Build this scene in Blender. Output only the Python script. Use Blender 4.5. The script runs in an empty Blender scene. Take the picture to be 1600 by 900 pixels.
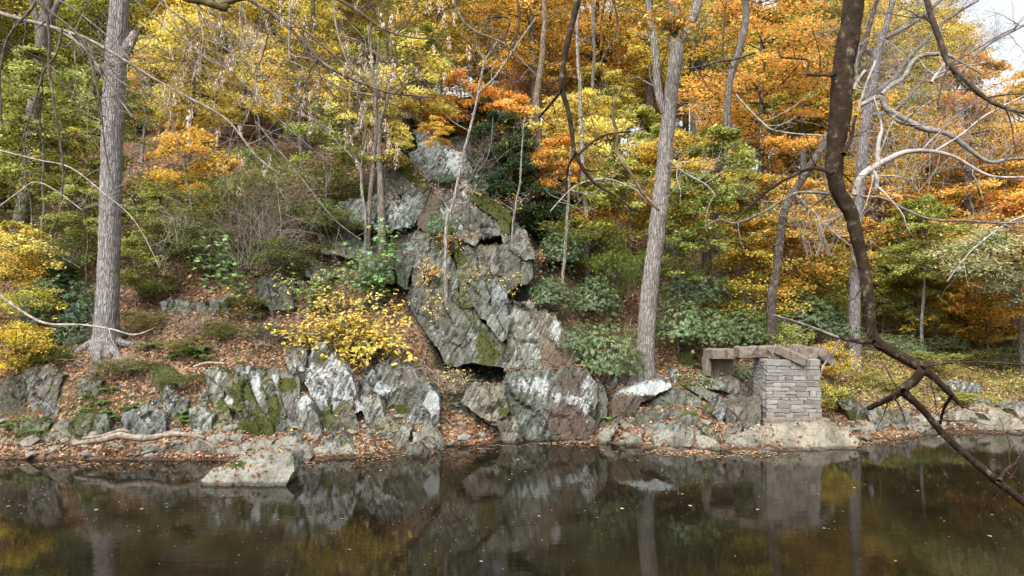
import bpy, bmesh, math, random
import numpy as np
from mathutils import Vector, Matrix
from mathutils.geometry import delaunay_2d_cdt

# ------------------------------------------------------------------ camera, sky, sun, exposure
SC = bpy.context.scene
COL = SC.collection
F, CX, HY, H = 1066.7, 800.0, 490.0, 4.2      # focal length in photo pixels, centre column, horizon row, eye height over the water
cam_d = bpy.data.cameras.new("camera")
cam = bpy.data.objects.new("camera", cam_d); COL.objects.link(cam)
cam.location = (0, 0, H); cam.rotation_euler = (math.radians(90), 0, 0)
cam_d.sensor_width = 36; cam_d.lens = 24; cam_d.shift_y = (HY-450)/1600.0
cam_d.clip_start = 0.1; cam_d.clip_end = 600
SC.camera = cam
SUN_EL, SUN_AZ = 50.0, 205.0                  # degrees; azimuth clockwise from +Y, so behind the viewer and a little to the left
W = bpy.data.worlds.new("World"); SC.world = W; W.use_nodes = True
wn = W.node_tree.nodes; wl = W.node_tree.links; wn.clear()
sky = wn.new("ShaderNodeTexSky"); sky.sky_type = 'NISHITA'; sky.sun_disc = False
sky.sun_elevation = math.radians(SUN_EL); sky.sun_rotation = math.radians(SUN_AZ)
sky.air_density = 1.0; sky.dust_density = 6.0; sky.ozone_density = 1.0
hs = wn.new("ShaderNodeHueSaturation"); hs.inputs["Saturation"].default_value = 0.18
bg = wn.new("ShaderNodeBackground"); bg.inputs[1].default_value = 0.15
wo = wn.new("ShaderNodeOutputWorld")
wl.new(sky.outputs[0], hs.inputs["Color"]); wl.new(hs.outputs[0], bg.inputs[0]); wl.new(bg.outputs[0], wo.inputs[0])
sun_d = bpy.data.lights.new("sun", 'SUN'); sun_d.energy = .85; sun_d.angle = math.radians(40); sun_d.color = (1, .96, .9)
sun = bpy.data.objects.new("sun", sun_d); COL.objects.link(sun)
az = math.radians(SUN_AZ); el = math.radians(SUN_EL)
to_sun = Vector((math.sin(az)*math.cos(el), math.cos(az)*math.cos(el), math.sin(el)))
sun.rotation_euler = to_sun.to_track_quat('Z', 'Y').to_euler(); sun.location = to_sun*80
SC.view_settings.view_transform = 'Standard'; SC.view_settings.look = 'None'
SC.view_settings.exposure = 1.22; SC.view_settings.gamma = 1
SC.cycles.max_bounces = 7; SC.cycles.diffuse_bounces = 4; SC.cycles.glossy_bounces = 3
SC.cycles.transmission_bounces = 4; SC.cycles.transparent_max_bounces = 4
SC.cycles.caustics_reflective = False; SC.cycles.caustics_refractive = False

# ------------------------------------------------------------------ helpers
RNG = np.random.default_rng(7); random.seed(7)
def P(px, py, Y): return Vector(((px-CX)*Y/F, Y, H-(py-HY)*Y/F))
def tag(o, label=None, cat=None, group=None, kind=None):
    if label: o['label'] = label
    if cat: o['category'] = cat
    if group: o['group'] = group
    if kind: o['kind'] = kind
    return o
def empty(name, loc, label=None, cat=None, group=None):
    o = bpy.data.objects.new(name, None); COL.objects.link(o); o.location = loc; o.empty_display_size = .2
    return tag(o, label, cat, group)
def link(name, me, mat=None, parent=None, loc=None, color=None):
    o = bpy.data.objects.new(name, me); COL.objects.link(o)
    if mat and not me.materials: me.materials.append(mat)
    if parent:
        o.parent = parent
    if loc is not None: o.location = loc
    if color: o.color = color
    return o
def mesh_np(name, V, loops, sizes, smooth=True, attrs=None):
    me = bpy.data.meshes.new(name)
    V = np.asarray(V, dtype=np.float32); loops = np.asarray(loops, dtype=np.int32).ravel()
    nf = len(sizes) if hasattr(sizes, '__len__') else len(loops)//sizes
    me.vertices.add(len(V)); me.vertices.foreach_set('co', V.ravel())
    me.loops.add(len(loops)); me.loops.foreach_set('vertex_index', loops)
    me.polygons.add(nf)
    if hasattr(sizes, '__len__'):
        st = np.concatenate([[0], np.cumsum(sizes)[:-1]])
    else: st = np.arange(nf)*sizes
    me.polygons.foreach_set('loop_start', st.astype(np.int32))
    me.polygons.foreach_set('use_smooth', np.full(nf, smooth))
    me.update(calc_edges=True)
    if attrs is not None:
        a = me.color_attributes.new('Col', 'FLOAT_COLOR', 'POINT')
        c = np.ones((len(V), 4), dtype=np.float32); c[:, :attrs.shape[1]] = attrs
        a.data.foreach_set('color', c.ravel())
    return me
# ---- numpy value noise
def _h(ix, iy, iz, s=0):
    n = (ix.astype(np.int64)*73856093) ^ (iy.astype(np.int64)*19349663) ^ (iz.astype(np.int64)*83492791) ^ (s*2654435761)
    n = (n ^ (n >> 13)) & 0xffffffff
    n = (n*1274126177) & 0xffffffff
    n = (n ^ (n >> 16)) & 0xffffffff
    n = (n*2246822519) & 0xffffffff
    return ((n ^ (n >> 15)) & 0xffffff)/float(0xffffff)
def vnoise(p, s=0):
    i = np.floor(p); f = p-i; f = f*f*(3-2*f); i = i.astype(np.int64)
    r = 0
    for dx in (0, 1):
        for dy in (0, 1):
            for dz in (0, 1):
                w = (f[:, 0] if dx else 1-f[:, 0])*(f[:, 1] if dy else 1-f[:, 1])*(f[:, 2] if dz else 1-f[:, 2])
                r = r+w*_h(i[:, 0]+dx, i[:, 1]+dy, i[:, 2]+dz, s)
    return r*2-1
def fbm(p, o=4, s=0, g=.5):
    a = 1; r = 0; t = 0
    for k in range(o):
        r = r+a*vnoise(p*(2.03**k)+k*17.3, s+k); t += a; a *= g
    return r/t

# ------------------------------------------------------------------ materials
def newmat(name):
    m = bpy.data.materials.new(name); m.use_nodes = True
    nt = m.node_tree; nt.nodes.clear()
    return m, nt
class G:
    def __init__(s, nt): s.nt = nt
    def n(s, t, **kw):
        nd = s.nt.nodes.new(t)
        for k, v in kw.items(): setattr(nd, k, v)
        return nd
    def put(s, sock, v):
        if isinstance(v, bpy.types.NodeSocket): s.nt.links.new(v, sock)
        elif v is not None: sock.default_value = v
    def math(s, op, a, b=None, c=None, clamp=False):
        nd = s.n("ShaderNodeMath", operation=op); nd.use_clamp = clamp
        s.put(nd.inputs[0], a)
        if b is not None: s.put(nd.inputs[1], b)
        if c is not None: s.put(nd.inputs[2], c)
        return nd.outputs[0]
    def mix(s, f, a, b, mode='MIX'):
        nd = s.n("ShaderNodeMix", data_type='RGBA', blend_type=mode)
        s.put(nd.inputs[0], f); s.put(nd.inputs[6], a); s.put(nd.inputs[7], b)
        return nd.outputs[2]
    def noise(s, vec, scale, detail=4, rough=.6, dist=0):
        nd = s.n("ShaderNodeTexNoise"); s.put(nd.inputs['Vector'], vec)
        nd.inputs['Scale'].default_value = scale; nd.inputs['Detail'].default_value = detail
        nd.inputs['Roughness'].default_value = rough; nd.inputs['Distortion'].default_value = dist
        return nd.outputs[0]
    def mapr(s, v, a, b, c=0., d=1.):
        nd = s.n("ShaderNodeMapRange"); nd.clamp = True
        s.put(nd.inputs[0], v); nd.inputs[1].default_value = a; nd.inputs[2].default_value = b
        nd.inputs[3].default_value = c; nd.inputs[4].default_value = d
        return nd.outputs[0]
    def mapping(s, vec, scale=(1, 1, 1), rot=(0, 0, 0)):
        nd = s.n("ShaderNodeMapping"); s.put(nd.inputs[0], vec)
        nd.inputs['Scale'].default_value = scale; nd.inputs['Rotation'].default_value = rot
        return nd.outputs[0]
    def ramp(s, v, stops):
        nd = s.n("ShaderNodeValToRGB"); s.put(nd.inputs[0], v)
        e = nd.color_ramp.elements
        while len(e) < len(stops): e.new(.5)
        for q, (p_, c) in zip(e, stops): q.position = p_; q.color = (*c, 1)
        return nd.outputs[0]
    def bump(s, h, st, dist=.02, nrm=None):
        nd = s.n("ShaderNodeBump"); nd.inputs['Strength'].default_value = st; nd.inputs['Distance'].default_value = dist
        s.put(nd.inputs['Height'], h)
        if nrm is not None: s.put(nd.inputs['Normal'], nrm)
        return nd.outputs[0]
    def bsdf(s, col, rough=.9, nrm=None, spec=.2, **kw):
        nd = s.n("ShaderNodeBsdfPrincipled"); s.put(nd.inputs['Base Color'], col); s.put(nd.inputs['Roughness'], rough)
        nd.inputs['Specular IOR Level'].default_value = spec
        if nrm is not None: s.put(nd.inputs['Normal'], nrm)
        for k, v in kw.items(): s.put(nd.inputs[k], v)
        return nd.outputs[0]
    def out(s, sh):
        o = s.n("ShaderNodeOutputMaterial"); s.nt.links.new(sh, o.inputs[0])
    def pos(s): return s.n("ShaderNodeNewGeometry").outputs['Position']
    def objco(s): return s.n("ShaderNodeTexCoord").outputs['Object']
    def objinfo(s): return s.n("ShaderNodeObjectInfo")
    def attr(s):
        a = s.n("ShaderNodeAttribute", attribute_name='Col')
        sp = s.n("ShaderNodeSeparateColor"); s.nt.links.new(a.outputs['Color'], sp.inputs[0])
        return sp.outputs[0], sp.outputs[1], sp.outputs[2], a.outputs['Alpha']

def m_rock():
    m, nt = newmat("rock"); g = G(nt); p = g.pos()
    li, mo, pa, br = g.attr()
    fol = g.mapping(p, (1, 1, 1), (0, math.radians(-25), 0))
    streak = g.noise(g.mapping(fol, (5.5, 3, .8)), 1.6, 5, .65)
    fine = g.noise(p, 14, 6, .72); mid = g.noise(p, 2.6, 5, .6); spk = g.noise(p, 38, 3, .6)
    base = g.mix(g.mapr(mid, .40, .60), (.075, .076, .063, 1), (.225, .228, .205, 1))
    base = g.mix(g.mapr(streak, .44, .64), base, (.34, .355, .345, 1))
    base = g.mix(g.mapr(streak, .47, .36, 0, .8), base, (.045, .044, .036, 1))
    base = g.mix(g.mapr(g.noise(p, 1.3, 4, .6), .5, .62, 0, .75), base, g.mix(g.mapr(fine, .3, .7), (.13, .12, .08, 1), (.25, .235, .17, 1)))
    base = g.mix(g.math('MULTIPLY', g.mapr(br, 0, 1), g.mapr(mid, .3, .55, .55, 1)), base, g.mix(g.mapr(fine, .3, .7), (.085, .058, .042, 1), (.2, .145, .115, 1)))
    base = g.mix(g.mapr(spk, .45, .7, .0, .5), base, (.05, .05, .042, 1))
    ck = g.n("ShaderNodeTexVoronoi", feature='DISTANCE_TO_EDGE'); ck.inputs['Scale'].default_value = 1.5
    wv = g.n("ShaderNodeVectorMath", operation='ADD'); nt.links.new(g.mapping(fol, (2.6, 1.3, .38)), wv.inputs[0])
    nz = g.n("ShaderNodeTexNoise"); nz.inputs['Scale'].default_value = 1.6; nz.inputs['Detail'].default_value = 5; nt.links.new(p, nz.inputs['Vector'])
    sc_ = g.n("ShaderNodeVectorMath", operation='SCALE'); sc_.inputs['Scale'].default_value = 1.1; nt.links.new(nz.outputs['Color'], sc_.inputs[0]); nt.links.new(sc_.outputs[0], wv.inputs[1])
    nt.links.new(wv.outputs[0], ck.inputs['Vector']); crack = g.mapr(ck.outputs['Distance'], .0, .035)
    # clean, water-scoured lower band
    pale = g.mix(g.mapr(fine, .3, .7), (.20, .182, .148, 1), (.40, .37, .31, 1))
    pf = g.mapr(g.math('ADD', pa, g.math('MULTIPLY', g.math('SUBTRACT', mid, .5), .9)), .35, .6)
    base = g.mix(pf, base, pale)
    crust = g.noise(p, 9, 7, .74)
    lf = g.mapr(g.math('ADD', li, g.math('ADD', g.math('MULTIPLY', g.math('SUBTRACT', crust, .5), 1.5), g.math('MULTIPLY', g.math('SUBTRACT', streak, .5), 1.6))), .56, .76)
    lcol = g.mix(g.mapr(spk, .3, .7), (.30, .325, .32, 1), (.50, .53, .515, 1))
    mf = g.mapr(g.math('ADD', mo, g.math('MULTIPLY', g.math('SUBTRACT', g.noise(p, 6, 6, .7), .5), 1.8)), .44, .58)
    mcol = g.mix(g.mapr(fine, .3, .7), (.025, .032, .008, 1), (.095, .105, .02, 1))
    z = g.n("ShaderNodeSeparateXYZ"); nt.links.new(p, z.inputs[0])
    wet = g.mapr(g.math('ADD', z.outputs[2], g.math('MULTIPLY', g.math('SUBTRACT', mid, .5), .1)), .05, .11, 1, 0)
    crack = g.math('ADD', crack, g.math('MULTIPLY', g.math('SUBTRACT', 1.0, crack), g.math('MAXIMUM', g.mapr(pa, .1, .4, 0, 1), g.mapr(mid, .45, .55, 0, 1))))
    base = g.mix(crack, (.05, .045, .035, 1), base)
    hgt = g.math('ADD', g.math('ADD', g.math('MULTIPLY', fine, .7), g.math('MULTIPLY', crack, .55)), g.math('ADD', g.math('MULTIPLY', streak, 1.2), g.math('MULTIPLY', spk, .25)))
    big = g.noise(g.mapping(fol, (1.6, 1.2, .55)), 1.0, 3, .6)
    base = g.mix(g.mapr(big, .55, .36, 0, .6), base, g.mix(g.mapr(fine, .3, .7), (.04, .043, .028, 1), (.12, .118, .075, 1)))
    base = g.mix(1.0, base, g.objinfo().outputs['Color'], 'MULTIPLY'); base = g.mix(lf, base, lcol); base = g.mix(mf, base, mcol)
    base = g.mix(g.math('MULTIPLY', wet, .75), base, (.035, .028, .02, 1))
    g.out(g.bsdf(base, g.math('SUBTRACT', .88, g.math('MULTIPLY', wet, .45)), g.bump(hgt, 1., .085), .25)); return m
def m_ground():
    m, nt = newmat("leaf_littered_ground"); g = G(nt); p = g.pos()
    v = g.n("ShaderNodeTexVoronoi"); v.inputs['Scale'].default_value = 13; nt.links.new(g.mapping(p, (1, .8, 1)), v.inputs[0])
    sep = g.n("ShaderNodeSeparateColor"); nt.links.new(v.outputs['Color'], sep.inputs[0])
    leaf = g.ramp(sep.outputs[0], [(0, (.035, .022, .014)), (.3, (.085, .05, .03)), (.55, (.15, .085, .052)), (.8, (.24, .15, .10)), (1, (.3, .19, .10))])
    mid = g.noise(p, 1.1, 5, .6); fine = g.noise(p, 9, 5, .7)
    soil = g.mix(g.mapr(fine, .3, .7), (.03, .022, .014, 1), (.09, .068, .042, 1))
    base = g.mix(g.mapr(mid, .36, .5), soil, leaf)
    a = g.attr()
    herb = g.mix(g.mapr(fine, .3, .7), (.09, .09, .02, 1), (.24, .21, .05, 1))
    base = g.mix(g.math('MULTIPLY', a[0], g.mapr(g.noise(p, 2.2, 4), .35, .6)), base, herb)
    base = g.mix(g.mapr(g.math('ADD', a[1], g.math('SUBTRACT', g.noise(p, 4, 4), .5)), .5, .8), base, (.045, .055, .014, 1))
    base = g.mix(g.mapr(g.math('ADD', a[2], g.math('MULTIPLY', g.math('SUBTRACT', mid, .5), .6)), .4, .6), base, g.mix(g.mapr(fine, .3, .7), (.018, .018, .014, 1), (.075, .073, .056, 1)))
    z = g.n("ShaderNodeSeparateXYZ"); nt.links.new(p, z.inputs[0])
    base = g.mix(g.mapr(z.outputs[2], -.02, .12, .8, 0), base, (.02, .014, .009, 1))
    g.out(g.bsdf(base, .95, g.bump(g.math('ADD', v.outputs['Distance'], fine), .8, .04), .15)); return m
def m_water():
    m, nt = newmat("river_water"); g = G(nt); p = g.pos()
    r1 = g.noise(g.mapping(p, (1, 2.4, 1)), 2.2, 3, .5); r2 = g.noise(g.mapping(p, (1, 2.0, 1)), 11, 2, .5)
    area = g.mapr(g.noise(p, .22, 2, .5), .42, .62, .25, 1)
    hgt = g.math('MULTIPLY', g.math('ADD', r1, g.math('MULTIPLY', r2, .22)), area)
    base = g.mix(g.mapr(g.noise(p, .5, 3), .35, .65), (.0075, .0066, .0038, 1), (.017, .0132, .007, 1))
    g.out(g.bsdf(base, .015, g.bump(hgt, .055, .05), .5, IOR=1.33)); return m
def m_bark():
    m, nt = newmat("bark"); g = G(nt); p = g.objco(); oi = g.objinfo()
    a = g.noise(g.mapping(p, (7, 7, .9)), 2.2, 6, .7); b = g.noise(p, 5, 5, .6); c = g.noise(g.mapping(p, (1, 1, 3)), 16, 3)
    vo = g.n("ShaderNodeTexVoronoi", feature='DISTANCE_TO_EDGE'); vo.inputs['Scale'].default_value = 1.0
    nz = g.n("ShaderNodeTexNoise"); nz.inputs['Scale'].default_value = 3; nz.inputs['Detail'].default_value = 4; nt.links.new(p, nz.inputs['Vector'])
    sv = g.n("ShaderNodeVectorMath", operation='SCALE'); sv.inputs['Scale'].default_value = .9; nt.links.new(nz.outputs['Color'], sv.inputs[0])
    av = g.n("ShaderNodeVectorMath", operation='ADD'); nt.links.new(g.mapping(p, (17, 17, 2.6)), av.inputs[0]); nt.links.new(sv.outputs[0], av.inputs[1]); nt.links.new(av.outputs[0], vo.inputs['Vector'])
    fis = g.mapr(vo.outputs['Distance'], .02, .22)
    a = g.math('ADD', g.math('MULTIPLY', a, .6), g.math('MULTIPLY', fis, .35))
    col = g.mix(g.mapr(a, .34, .56), g.mix(.55, oi.outputs['Color'], (0, 0, 0, 1)), oi.outputs['Color'])
    col = g.mix(g.mapr(b, .5, .72, 0, .55), col, g.mix(.5, oi.outputs['Color'], (.5, .52, .48, 1)))
    col = g.mix(g.mapr(b, .42, .3, 0, .5), col, g.mix(.6, oi.outputs['Color'], (.07, .075, .03, 1)))
    g.out(g.bsdf(col, .92, g.bump(g.math('ADD', a, g.math('MULTIPLY', c, .35)), 1., .09), .15)); return m
def m_branch():
    m, nt = newmat("branch_bark"); g = G(nt); p = g.objco(); oi = g.objinfo()
    b = g.noise(p, 9, 5, .7); c = g.noise(p, 45, 3, .6)
    col = g.mix(g.mapr(b, .4, .6), g.mix(.55, oi.outputs['Color'], (.0, .0, .0, 1)), oi.outputs['Color'])
    col = g.mix(g.mapr(b, .56, .66, 0, .6), col, g.mix(.45, oi.outputs['Color'], (.42, .40, .3, 1)))
    g.out(g.bsdf(col, .9, g.bump(g.math('ADD', b, g.math('MULTIPLY', c, .3)), .8, .012), .15)); return m
def m_leaf(name, trans=.35, gloss=0., fixed=False):
    m, nt = newmat(name); g = G(nt); oi = g.objinfo(); r, q, c, al = g.attr()
    if fixed:
        at = g.n("ShaderNodeAttribute", attribute_name='Col'); col = at.outputs['Color']
    else:
        hv = g.n("ShaderNodeHueSaturation")
        g.put(hv.inputs['Hue'], g.math('ADD', .5, g.math('ADD', g.math('MULTIPLY', g.math('SUBTRACT', r, .5), .045), g.math('MULTIPLY', g.math('SUBTRACT', c, .5), .04))))
        g.put(hv.inputs['Value'], g.math('ADD', .5, g.math('ADD', g.math('MULTIPLY', q, .75), g.math('MULTIPLY', c, .35))))
        hv.inputs['Saturation'].default_value = 1.0
        nt.links.new(oi.outputs['Color'], hv.inputs['Color'])
        gm = g.math('LESS_THAN', g.math('MULTIPLY_ADD', g.math('SUBTRACT', c, .5), .9, r), oi.outputs['Alpha'])
        col = g.mix(gm, hv.outputs[0], g.mix(q, (.07, .10, .015, 1), (.22, .26, .045, 1)))
    d = g.n("ShaderNodeBsdfDiffuse"); nt.links.new(col, d.inputs[0])
    t = g.n("ShaderNodeBsdfTranslucent"); nt.links.new(col, t.inputs[0])
    mx = g.n("ShaderNodeMixShader"); mx.inputs[0].default_value = trans
    nt.links.new(d.outputs[0], mx.inputs[1]); nt.links.new(t.outputs[0], mx.inputs[2])
    sh = mx.outputs[0]
    if gloss:
        gl = g.n("ShaderNodeBsdfGlossy"); gl.inputs['Roughness'].default_value = .38; gl.inputs[0].default_value = (.8, .9, .95, 1)
        m2 = g.n("ShaderNodeMixShader"); m2.inputs[0].default_value = gloss
        nt.links.new(sh, m2.inputs[1]); nt.links.new(gl.outputs[0], m2.inputs[2]); sh = m2.outputs[0]
    g.out(sh); return m
def m_masonry():
    m, nt = newmat("pier_stone"); g = G(nt); p = g.pos(); oi = g.objinfo()
    n1 = g.noise(p, 12, 6, .7); n2 = g.noise(p, 45, 3); n3 = g.noise(p, 2.5, 3)
    col = g.mix(g.mapr(n1, .3, .7), g.mix(.45, oi.outputs['Color'], (.06, .06, .06, 1)), oi.outputs['Color'])
    col = g.mix(g.mapr(n3, .5, .7, 0, .4), col, (.34, .29, .23, 1))
    g.out(g.bsdf(col, .92, g.bump(g.math('ADD', n1, g.math('MULTIPLY', n2, .4)), .9, .03), .2)); return m
def m_concrete(name, c0, c1):
    m, nt = newmat(name); g = G(nt); p = g.pos()
    n1 = g.noise(p, 5, 6, .7); n2 = g.noise(p, 40, 4); n3 = g.noise(g.mapping(p, (6, 6, .7)), 1.5, 4)
    col = g.mix(g.mapr(n1, .3, .7), (*c0, 1), (*c1, 1))
    col = g.mix(g.mapr(n3, .52, .7, 0, .7), col, (.05, .04, .03, 1))
    g.out(g.bsdf(col, .93, g.bump(g.math('ADD', n1, g.math('MULTIPLY', n2, .5)), .9, .03), .2)); return m
M_ROCK, M_GROUND, M_WATER, M_BARK, M_BRANCH = m_rock(), m_ground(), m_water(), m_bark(), m_branch()
M_LEAF = m_leaf("autumn_leaf", .45); M_GLOSS = m_leaf("evergreen_leaf", .2, .05); M_LITTER = m_leaf("fallen_leaf", .1, 0, True)
M_STONE = m_masonry(); M_CONC = m_concrete("old_concrete", (.11, .09, .07), (.27, .225, .18)); M_MORTAR = m_concrete("mortar", (.2, .185, .16), (.38, .36, .33))
# ------------------------------------------------------------------ terrain: one sheet from the river bed to the wooded ridge
PROF = {  # photo column -> (distance, height) down the slope
 -900: [(12,-1.3),(19.3,-.15),(20.2,.2),(21.5,1.6),(22.6,2.5),(25,4.2),(30,7.4),(40,12),(60,22),(130,40)],
 0:    [(12,-1.3),(19.5,-.12),(20.2,.18),(20.9,.7),(21.6,1.7),(22.3,2.5),(25,4.0),(30,7.2),(40,12.5),(60,22),(130,40)],
 150:  [(12,-1.3),(19.4,-.12),(20.2,.22),(20.9,.8),(21.6,1.8),(22.4,2.7),(23,3.1),(24.5,4.1),(27,5.8),(33,9.5),(42,14.5),(60,23),(130,40)],
 300:  [(12,-1.3),(19.3,-.12),(20.2,.3),(21.0,.9),(21.8,2.1),(22.6,2.85),(24.5,4.3),(28,7),(33,10.3),(42,15.5),(60,24),(130,40)],
 450:  [(12,-1.3),(18.9,-.12),(20.2,.3),(21.3,.8),(22.0,2.0),(22.8,2.75),(24.5,3.9),(27,6.2),(32,9.8),(38,13.2),(60,24),(130,41)],
 560:  [(12,-1.3),(19.6,-.12),(20.6,.3),(21.6,.8),(22.5,2.0),(23.4,2.9),(25,4.3),(27.6,7.2),(31,10.4),(38,14),(60,24),(130,41)],
 650:  [(12,-1.3),(20.9,-.12),(21.6,.3),(22.6,1.15),(23.4,2.2),(24.3,3.5),(25.6,4.8),(27.3,7.6),(29.5,10),(32.5,12.4),(40,16),(60,24),(130,41)],
 720:  [(12,-1.3),(21.6,-.12),(22.4,.5),(23.4,1.35),(24.6,1.75),(25.6,2.2),(26.2,5.0),(27.8,8.0),(29.5,10),(32.5,12.6),(40,15.5),(60,23),(130,40)],
 790:  [(12,-1.3),(22.4,-.12),(23.4,.6),(24.3,1.5),(25.4,2.0),(26.0,4.4),(27.5,6.8),(29.6,8.8),(32.5,9.8),(40,12.5),(60,20),(130,38)],
 860:  [(12,-1.3),(22.9,-.2),(23.8,.9),(24.8,2.1),(25.4,3.6),(27,5.4),(29,6.5),(33,8),(40,11),(60,18),(130,36)],
 950:  [(12,-1.3),(22.2,-.12),(23.2,.55),(24.2,1.4),(25,2.2),(28,4.2),(33,7.2),(40,11),(60,18),(130,34)],
 1050: [(12,-1.3),(20.7,-.12),(21.8,.35),(23,.95),(24.2,1.6),(25.6,2.4),(28,3.6),(34,6.2),(42,10.5),(60,17),(130,32)],
 1200: [(12,-1.3),(20.5,-.15),(22.3,.4),(24,1.0),(27,2.0),(31,2.7),(36,4.2),(44,8),(60,13),(130,24)],
 1340: [(12,-1.3),(21.9,-.12),(23.6,.35),(25.5,1.0),(28,1.6),(32,2.2),(38,3.2),(46,6.6),(60,11),(130,18)],
 1500: [(12,-1.3),(24.0,-.12),(26.0,.4),(28,.85),(31,1.4),(36,2.1),(43,3.2),(52,6),(65,9),(130,14)],
 1600: [(12,-1.3),(23.4,-.12),(25.6,.45),(28,.9),(31,1.4),(37,2.1),(45,3.2),(55,6),(65,8.5),(130,12)],
 2600: [(12,-1.3),(23.4,-.12),(25.6,.45),(28,.9),(31,1.4),(37,2.1),(45,3.4),(55,6),(65,9),(130,12)]}
_px = np.array(sorted(PROF)); _ys = np.concatenate([np.arange(10, 36, .1), np.arange(36, 131, .5)])
_tab = np.array([np.interp(_ys, *zip(*PROF[k])) for k in _px])
def tz(X, Y):
    X = np.atleast_1d(np.asarray(X, float)); Y = np.atleast_1d(np.asarray(Y, float))
    u = np.clip(CX+X/np.maximum(Y, 1)*F, _px[0], _px[-1]-1e-3)
    i = np.clip(np.searchsorted(_px, u, side='right')-1, 0, len(_px)-2)
    t = (u-_px[i])/(_px[i+1]-_px[i]); t = t*t*(3-2*t)
    yy = np.clip(Y, _ys[0], _ys[-1]-1e-3)
    j = np.where(yy < 36, (yy-10)/.1, 260+(yy-36)/.5); j0 = np.clip(np.floor(j).astype(int), 0, len(_ys)-2); f = j-j0
    z = (1-t)*((1-f)*_tab[i, j0]+f*_tab[i, j0+1])+t*((1-f)*_tab[i+1, j0]+f*_tab[i+1, j0+1])
    p = np.stack([X, Y, X*0], 1)
    amp = np.clip((Y-19)/6, .12, 1)
    z = z+fbm(p*.55, 4, 3)*.34*amp+fbm(p*2.3, 3, 9)*.10*np.clip(amp*1.4, .2, 1)
    return z
def tz1(x, y): return float(tz(x, y)[0])
def yg(px, py, y0=17.0, y1=120.0):
    Y = np.arange(y0, y1, .05)
    ray = H-(py-HY)*Y/F
    g = np.maximum(tz((px-CX)*Y/F, Y), 0)
    k = np.argmax(g >= ray)
    return float(Y[k]) if (g >= ray).any() else float(y1)
def RKM(X, Y, z):
    px = CX+X/Y*F; py = HY-(z-H)/Y*F
    return np.clip(1.6-np.abs(px-np.interp(py, [190, 350, 480, 600], [690, 680, 760, 800]))/np.interp(py, [190, 350, 480, 600], [60, 150, 110, 90]), 0, 1)*((Y > 22.8) & (Y < 33))
def ground():
    us = np.concatenate([np.linspace(-2.2, -.85, 50, endpoint=False), np.linspace(-.85, .85, 460), np.linspace(.85, 2.2, 51)[1:]])
    yy = [12.]
    while yy[-1] < 130: yy.append(yy[-1]+(.075 if 18.5 < yy[-1] < 28 else (.13 if yy[-1] < 40 else .8)))
    yy = np.array(yy)
    U, Y = np.meshgrid(us, yy); X = U*Y
    z = tz(X.ravel(), Y.ravel())
    pp = np.stack([X.ravel(), Y.ravel(), z], 1)
    z = z+np.abs(fbm(pp*3.2, 3, 41))*.12*(z > -.05)*np.clip(1.4-(Y.ravel()-20)/20, .3, 1)
    V = np.stack([X.ravel(), Y.ravel(), z], 1)
    n, m_ = len(us), len(yy)
    i = np.arange(m_-1)[:, None]*n+np.arange(n-1)[None, :]
    L = np.stack([i, i+1, i+n+1, i+n], -1).reshape(-1)
    px = CX+X.ravel()/Y.ravel()*F
    herb = np.clip((px-1255)/120, 0, 1)*np.clip((V[:, 1]-24.8)/2, 0, 1)
    moss = np.clip(1-np.abs(V[:, 1]-21.3)/1.6, 0, 1)*.62*np.clip((520-px)/200, 0, 1)
    me = mesh_np("ground", V, L, 4, True, np.stack([herb, moss, RKM(X.ravel(), Y.ravel(), z)], 1))
    tag(link("ground", me, M_GROUND), kind='structure')
    # the near bank the viewer stands on
    V = []; xs = np.linspace(-90, 90, 61); prof = [(-60, 3.5), (-8, 2.9), (-2, 2.6), (1.5, 2.4), (3.5, 1.2), (5, 0), (7, -1.3), (12.2, -1.5)]
    for (y, zz) in prof:
        for x in xs: V.append((x, y+math.sin(x*.4)*.3*(y > -2 and y < 12), zz+.1*math.sin(x*1.3+y)*(zz > 0)))
    n = len(xs); L = []
    for r in range(len(prof)-1):
        for c in range(n-1): L += [r*n+c, r*n+c+1, (r+1)*n+c+1, (r+1)*n+c]
    tag(link("near_bank", mesh_np("near_bank", V, L, 4, True, np.zeros((len(V), 3))), M_GROUND), kind='structure')
    w = mesh_np("water", [(-150, 3, 0), (150, 3, 0), (150, 30, 0), (-150, 30, 0)], [0, 1, 2, 3], 4, False)
    tag(link("water", w, M_WATER), kind='structure')
ground()

# ------------------------------------------------------------------ leaves as real faces
def leaf_arrays(c, d, n, ln, wd, fold=.25):
    """c centre, d axis, n normal (N,3); two folded triangles a leaf"""
    s = np.cross(d, n); s /= np.linalg.norm(s, axis=1, keepdims=True)+1e-9
    ln = np.broadcast_to(ln, (len(c),))[:, None]; wd = np.broadcast_to(wd, (len(c),))[:, None]
    a = c-d*ln*.5; t = c+d*ln*.5; m_ = c-d*ln*.06+n*wd*fold
    V = np.stack([a, m_+s*wd*.5, t, m_-s*wd*.5], 1).reshape(-1, 3)
    b = np.arange(len(c))[:, None]*4
    L = np.concatenate([b, b+1, b+2, b, b+2, b+3], 1).reshape(-1)
    return V, L
def unit(v): return v/(np.linalg.norm(v, axis=1, keepdims=True)+1e-9)
def leaf_mesh(name, c, d, n, ln, wd, col, fold=.25):
    V, L = leaf_arrays(c, unit(d), unit(n), ln, wd, fold)
    return mesh_np(name, V, L, 3, False, np.repeat(col, 4, axis=0))
LIT = np.array([(.14,.075,.045),(.22,.12,.07),(.33,.20,.125),(.42,.28,.19),(.50,.37,.28),(.17,.095,.06),(.42,.22,.07),(.56,.40,.11),(.25,.145,.09),(.08,.048,.034)])
LW = np.array([.15,.18,.16,.12,.09,.12,.06,.03,.12,.08]); LW = LW/LW.sum()

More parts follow.
